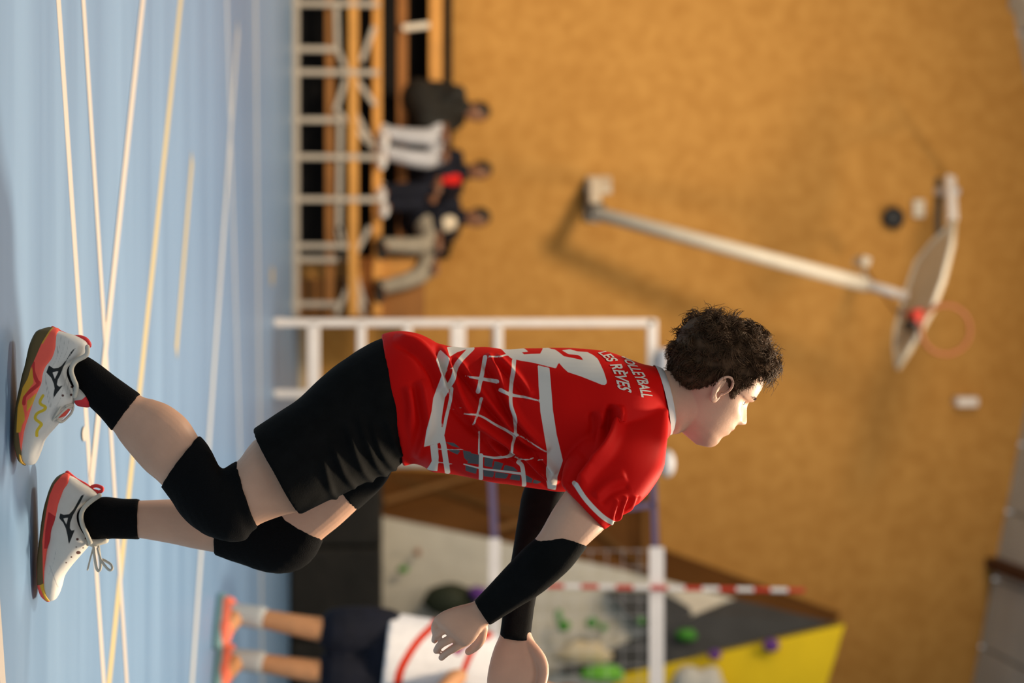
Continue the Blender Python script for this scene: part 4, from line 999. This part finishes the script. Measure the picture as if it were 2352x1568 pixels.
garment('arm_sleeve', [(1256, 1212, 1348, 1252, 4.195, .048), (1238, 1232, 1330, 1276, 4.19, .047), (1205, 1260, 1300, 1312, 4.19, .046), (1165, 1302, 1242, 1360, 4.21, .043), (1125, 1345, 1187, 1394, 4.24, .037), (1090, 1382, 1124, 1434, 4.27, .028)], 'black_cloth', .0018, .0003, .0036)
garment('arm_sleeve', [(1258, 1050, 1345, 1110, 4.72, .054), (1207, 1118, 1294, 1130, 4.70, .047), (1190, 1200, 1274, 1215, 4.64, .046), (1180, 1262, 1260, 1280, 4.58, .042), (1165, 1350, 1232, 1360, 4.50, .037), (1152, 1440, 1218, 1455, 4.42, .032), (1150, 1462, 1222, 1470, 4.41, .031)], 'black_cloth', .0018, .0003, .0036)

# ---- shoes
def shoe(name, prof, Y0, hd, mid_top, logo, holes, dots, extra, cr, Yp, label):
    """prof: rows (bottom x, y, top x, y, half width)"""
    fn = crop(*cr); T2 = lambda pts: to2(fn(*pts), Yp)
    root_me = remesh(MB().add(*loft([(a, b, c_, d, Y0, h) for a, b, c_, d, h in prof], n=48, sub=6, ex=2.5)), .0024, 3)
    xz_ = co(root_me)[:, [0, 2]]; lay = []
    for k, (nm_, polys, lines, col) in enumerate(extra):
        s_ = [sdf_poly(xz_, T2(p)) for p in polys]+[sdf_line(xz_, smooth_line(T2(p), 5), w*PXM/cr[0]) for p, w in lines]
        attr(root_me, nm_, np.min(s_, 0)); lay.append((nm_, col))
    lg = sdf_poly(xz_, T2(logo)); hh = sdf_poly(xz_, T2(holes)); lg = np.maximum(lg, -hh)
    ey = [np.linalg.norm(xz_-T2([(a, b)])[0], axis=1)-r*PXM/cr[0] for a, b, r in dots]
    attr(root_me, 'logo', lg); attr(root_me, 'eyelet', np.min(ey, 0)); lay += [('logo', (.012, .016, .018)), ('eyelet', (.09, .035, .03))]
    mm = mat(name+'_upper', (.70, .675, .63), .6, .3, bump=(120, .3, .001), noise=(30, .04), layers=lay)
    o = link(name, root_me, mm, pl, label=label)
    # midsole: a wider rim following the sole, coloured in bands
    ms = MB(); n = 48; v = []; f = []
    S_ = []
    for (a, b, c_, d, h), (tx, ty) in zip(prof, mid_top): S_.append((a-1, b, tx, ty, Y0, h+.0032))
    me = remesh(MB().add(*loft(S_, n=56, sub=6, ex=6)), .0024, 2); xz_ = co(me)[:, [0, 2]]
    return o, me, xz_, T2
m_('coral', (.80, .085, .055), .45, .4); m_('lace_white', (.60, .56, .48), .7, .2); m_('coral_soft', (.75, .05, .05), .6, .3)
near_prof = [(116, 750, 128, 756, .014), (92, 758, 152, 764, .028), (83, 768, 176, 771, .032), (76, 783, 200, 785, .034), (71, 798, 203, 800, .035), (66, 822, 196, 818, .036), (62, 842, 168, 838, .038), (57, 860, 160, 856, .040), (53, 880, 168, 880, .042), (48, 905, 178, 902, .044), (43, 935, 168, 930, .046), (41, 960, 150, 955, .048), (40, 985, 126, 982, .049), (40, 1010, 104, 1008, .048), (43, 1035, 95, 1032, .044), (49, 1056, 87, 1053, .034), (60, 1068, 80, 1066, .020)]
near_top = [(132, 753), (139, 762), (140, 774), (139, 790), (138, 800), (131, 822), (116, 842), (110, 860), (107, 880), (95, 905), (83, 935), (75, 960), (67, 985), (63, 1010), (58, 1035), (58, 1056), (66, 1068)]
cr4 = (4.61, 0, 740)
o, me, xz_, T2 = shoe('shoe', near_prof, 4.345, .04, near_top,
    [(795, 268), (765, 285), (740, 315), (690, 400), (640, 462), (610, 482), (560, 488), (512, 455), (485, 530), (540, 590), (565, 650), (575, 700), (565, 760), (560, 812), (600, 750), (665, 662), (620, 682), (598, 660), (605, 610), (628, 560), (655, 480), (700, 400), (750, 330)],
    [(550, 530), (612, 515), (575, 598)], [(745, 685, 14), (740, 770, 13), (660, 775, 13), (710, 890, 12)],
    [('yellow', [], [([(455, 775), (425, 830), (430, 865), (480, 895), (470, 925), (400, 960), (375, 1000), (385, 1030), (440, 1075), (420, 1110), (395, 1150), (390, 1200)], 30)], (.72, .52, .03)),
     ('rib', [], [([(640, 130), (615, 300), (560, 450), (480, 560), (500, 760), (530, 900)], 5), ([(680, 150), (655, 300), (600, 440)], 5), ([(725, 165), (700, 300), (665, 380)], 5), ([(700, 470), (680, 620), (640, 790), (600, 880)], 5), ([(740, 430), (715, 600), (700, 760)], 5), ([(480, 600), (520, 760), (545, 900)], 5), ([(600, 250), (590, 380), (545, 470)], 5)], (.36, .35, .33)),
     ('redpatch', [[(590, 1000), (640, 940), (700, 910), (715, 930), (660, 1000), (600, 1020)]], [], (.72, .08, .06))], cr4, 4.30, 'white shoe on the nearer right foot')
attr(me, 'gum', sdf_poly(xz_, T2([(545, 40), (430, 230), (350, 420), (325, 470), (290, 620), (240, 780), (215, 900), (200, 1080), (205, 1180), (225, 1380), (250, 1480), (330, 1530), (200, 1540), (100, 1100), (150, 500), (400, 0)])))
attr(me, 'yel', np.min([sdf_poly(xz_, T2([(335, 455), (345, 540), (355, 640), (300, 720), (245, 790), (235, 850), (262, 960), (268, 1030), (240, 1085), (225, 1160), (180, 1170), (190, 900), (240, 690), (290, 600)])),
                        sdf_poly(xz_, T2([(385, 745), (340, 790), (290, 830), (285, 950), (320, 900), (370, 830)])), sdf_line(xz_, smooth_line(T2([(545, 45), (440, 225)])), .003), sdf_poly(xz_, T2([(200, 1390), (260, 1450), (340, 1510), (330, 1540), (200, 1500)]))], 0))
attr(me, 'dk', sdf_line(xz_, smooth_line(T2([(345, 430), (350, 520), (390, 620), (410, 650), (330, 720), (265, 780), (255, 860)])), .008))
mm = m_('midsole_near', (.95, .125, .085), .5, .35, noise=(12, .10), layers=[('dk', (.55, .03, .03)), ('gum', (.12, .085, .028)), ('yel', (.66, .36, .03))])
link('midsole', me, mm, o)
def tubep(name, pts, r, m, parent, n=8, **pr):
    MB().tube(catmull([P(*q_) for q_ in pts], 5), r, n).build(name, m, parent, smooth=True, **pr)
a4 = lambda x, y, Y: (x/4.61, y/4.61+740, Y)
tg = remesh(MB().add(*loft([(168, 888, 178, 905, 4.345, .024), (175, 880, 172, 922, 4.345, .026), (188, 884, 178, 932, 4.345, .027), (200, 896, 200, 936, 4.345, .026), (207, 910, 208, 934, 4.345, .022)], n=24)), .003, 2)
xt = co(tg)[:, [0, 2]]; attr(tg, 'red', sdf_poly(xt, to2(crop(*cr4)((775, 830), (860, 820), (905, 780), (1000, 760), (1000, 950), (780, 920)), 4.31)))
m_('tongue', (.55, .53, .49), .7, .2, layers=[('red', (.72, .04, .05))]); link('tongue', tg, 'tongue', o, label='white tongue with a red end')
tubep('pull_tab', [a4(560, 70, 4.345), a4(640, 115, 4.345), a4(760, 160, 4.345), a4(850, 165, 4.345), a4(910, 190, 4.345), a4(940, 245, 4.345), a4(880, 235, 4.345), a4(790, 190, 4.345)], .0065, 'coral_soft', o)
tubep('lace', [a4(700, 890, 4.31), a4(770, 870, 4.33), a4(760, 950, 4.33), a4(700, 1020, 4.33), a4(650, 1055, 4.32), a4(610, 1040, 4.31)], .0028, 'lace_white', o)
tubep('lace', [a4(600, 1010, 4.30), a4(660, 950, 4.30), a4(720, 900, 4.31), a4(770, 880, 4.33)], .0028, 'lace_white', o)
tubep('lace', [a4(520, 1080, 4.32), a4(580, 1000, 4.30), a4(640, 900, 4.30)], .0025, 'lace_white', o)
tubep('collar_lining', [a4(925, 262, 4.315), a4(915, 345, 4.312), a4(800, 415, 4.307), a4(755, 500, 4.305), a4(775, 590, 4.305), a4(810, 680, 4.305), a4(790, 780, 4.31)], .0055, 'lace_white', o)

far_prof = [(151, 1084, 160, 1090, .014), (136, 1092, 172, 1096, .026), (125, 1106, 190, 1108, .031), (118, 1122, 212, 1122, .034), (113, 1138, 224, 1136, .035), (108, 1155, 200, 1152, .036), (104, 1175, 188, 1172, .038), (101, 1195, 190, 1192, .040), (99, 1215, 198, 1214, .043), (97, 1236, 206, 1234, .045), (95, 1258, 204, 1252, .047), (93, 1280, 186, 1274, .048), (92, 1302, 165, 1298, .049), (92, 1325, 148, 1322, .047), (94, 1346, 142, 1344, .043), (100, 1366, 136, 1362, .034), (112, 1380, 128, 1376, .020)]
far_top = [(160, 1087), (164, 1095), (164, 1108), (154, 1122), (148, 1136), (142, 1155), (139, 1172), (134, 1193), (126, 1214), (123, 1236), (116, 1258), (113, 1280), (111, 1302), (110, 1325), (110, 1344), (114, 1364), (120, 1378)]
cr5 = (4.75, 60, 1070)
o2, me, xz_, T2 = shoe('shoe', far_prof, 4.60, .04, far_top,
    [(632, 303), (590, 330), (550, 400), (505, 480), (462, 528), (405, 535), (366, 518), (355, 570), (400, 620), (430, 680), (450, 760), (466, 860), (492, 790), (527, 698), (490, 706), (474, 680), (476, 620), (500, 545), (545, 460), (592, 380)],
    [(400, 575), (452, 563), (435, 640)], [(610, 715, 15), (555, 800, 15), (637, 798, 13), (560, 950, 22), (545, 885, 9), (490, 995, 10), (435, 1055, 9), (610, 900, 9)],
    [('yellow', [[(0, 0), (1, 0), (1, 1)]], [], (.6, .6, .6)), ('rib', [[(0, 0), (1, 0), (1, 1)]], [([(260, 1080), (300, 1200), (335, 1330)], 8), ([(330, 900), (300, 1050), (250, 1180)], 6)], (.42, .41, .42)),
     ('redpatch', [[(600, 980), (650, 920), (670, 940), (620, 1000)]], [], (.75, .16, .10))], cr5, 4.555, 'white shoe on the farther left foot')
attr(me, 'gum', sdf_poly(xz_, T2([(450, 60), (380, 100), (300, 200), (250, 320), (222, 460), (200, 620), (180, 820), (185, 1000), (190, 1290), (120, 1300), (120, 600), (200, 200), (400, 40)])))
attr(me, 'yel', sdf_poly(xz_, T2([(188, 1280), (270, 1365), (305, 1500), (200, 1480), (150, 1300)])))
attr(me, 'dk', sdf_poly(xz_, T2([(330, 560), (290, 650), (280, 780), (260, 900), (200, 900), (210, 700), (240, 500)])))
m_('midsole_far', (.92, .10, .075), .5, .35, noise=(12, .12), layers=[('dk', (.50, .018, .022)), ('gum', (.13, .085, .03)), ('yel', (.62, .38, .03))])
link('midsole', me, 'midsole_far', o2)
a5 = lambda x, y, Y: (x/4.75+60, y/4.75+1070, Y)
tubep('pull_tab', [a5(450, 75, 4.60), a5(540, 150, 4.60), a5(640, 205, 4.60), a5(720, 265, 4.60), a5(775, 285, 4.60)], .0055, 'coral_soft', o2)
tubep('pull_tab', [a5(720, 225, 4.60), a5(770, 215, 4.60), a5(830, 240, 4.60), a5(820, 275, 4.60), a5(770, 285, 4.60)], .0042, 'coral_soft', o2)
tubep('collar_lining', [a5(800, 320, 4.565), a5(700, 390, 4.56), a5(630, 460, 4.558), a5(600, 540, 4.556), a5(615, 640, 4.555), a5(660, 740, 4.558), a5(700, 830, 4.565)], .0055, 'lace_white', o2)
link('tongue', remesh(MB().add(*loft([(200, 1226, 205, 1252, 4.60, .024), (218, 1232, 215, 1256, 4.60, .026), (235, 1232, 236, 1250, 4.60, .024), (246, 1232, 250, 1246, 4.60, .018)], n=24)), .003, 2), 'lace_white', o2)
tubep('lace', [a5(735, 880, 4.57), a5(745, 980, 4.56), a5(770, 1120, 4.56), a5(800, 1140, 4.56), a5(815, 1080, 4.56), a5(800, 960, 4.57), a5(790, 880, 4.58)], .0032, 'lace_white', o2)
tubep('lace', [a5(780, 900, 4.57), a5(820, 1030, 4.56), a5(900, 1130, 4.55), a5(940, 1120, 4.55), a5(920, 1070, 4.56), a5(840, 1020, 4.57)], .0030, 'lace_white', o2)
tubep('lace', [a5(730, 900, 4.57), a5(700, 1010, 4.56), a5(670, 1130, 4.55)], .0022, 'lace_white', o2)
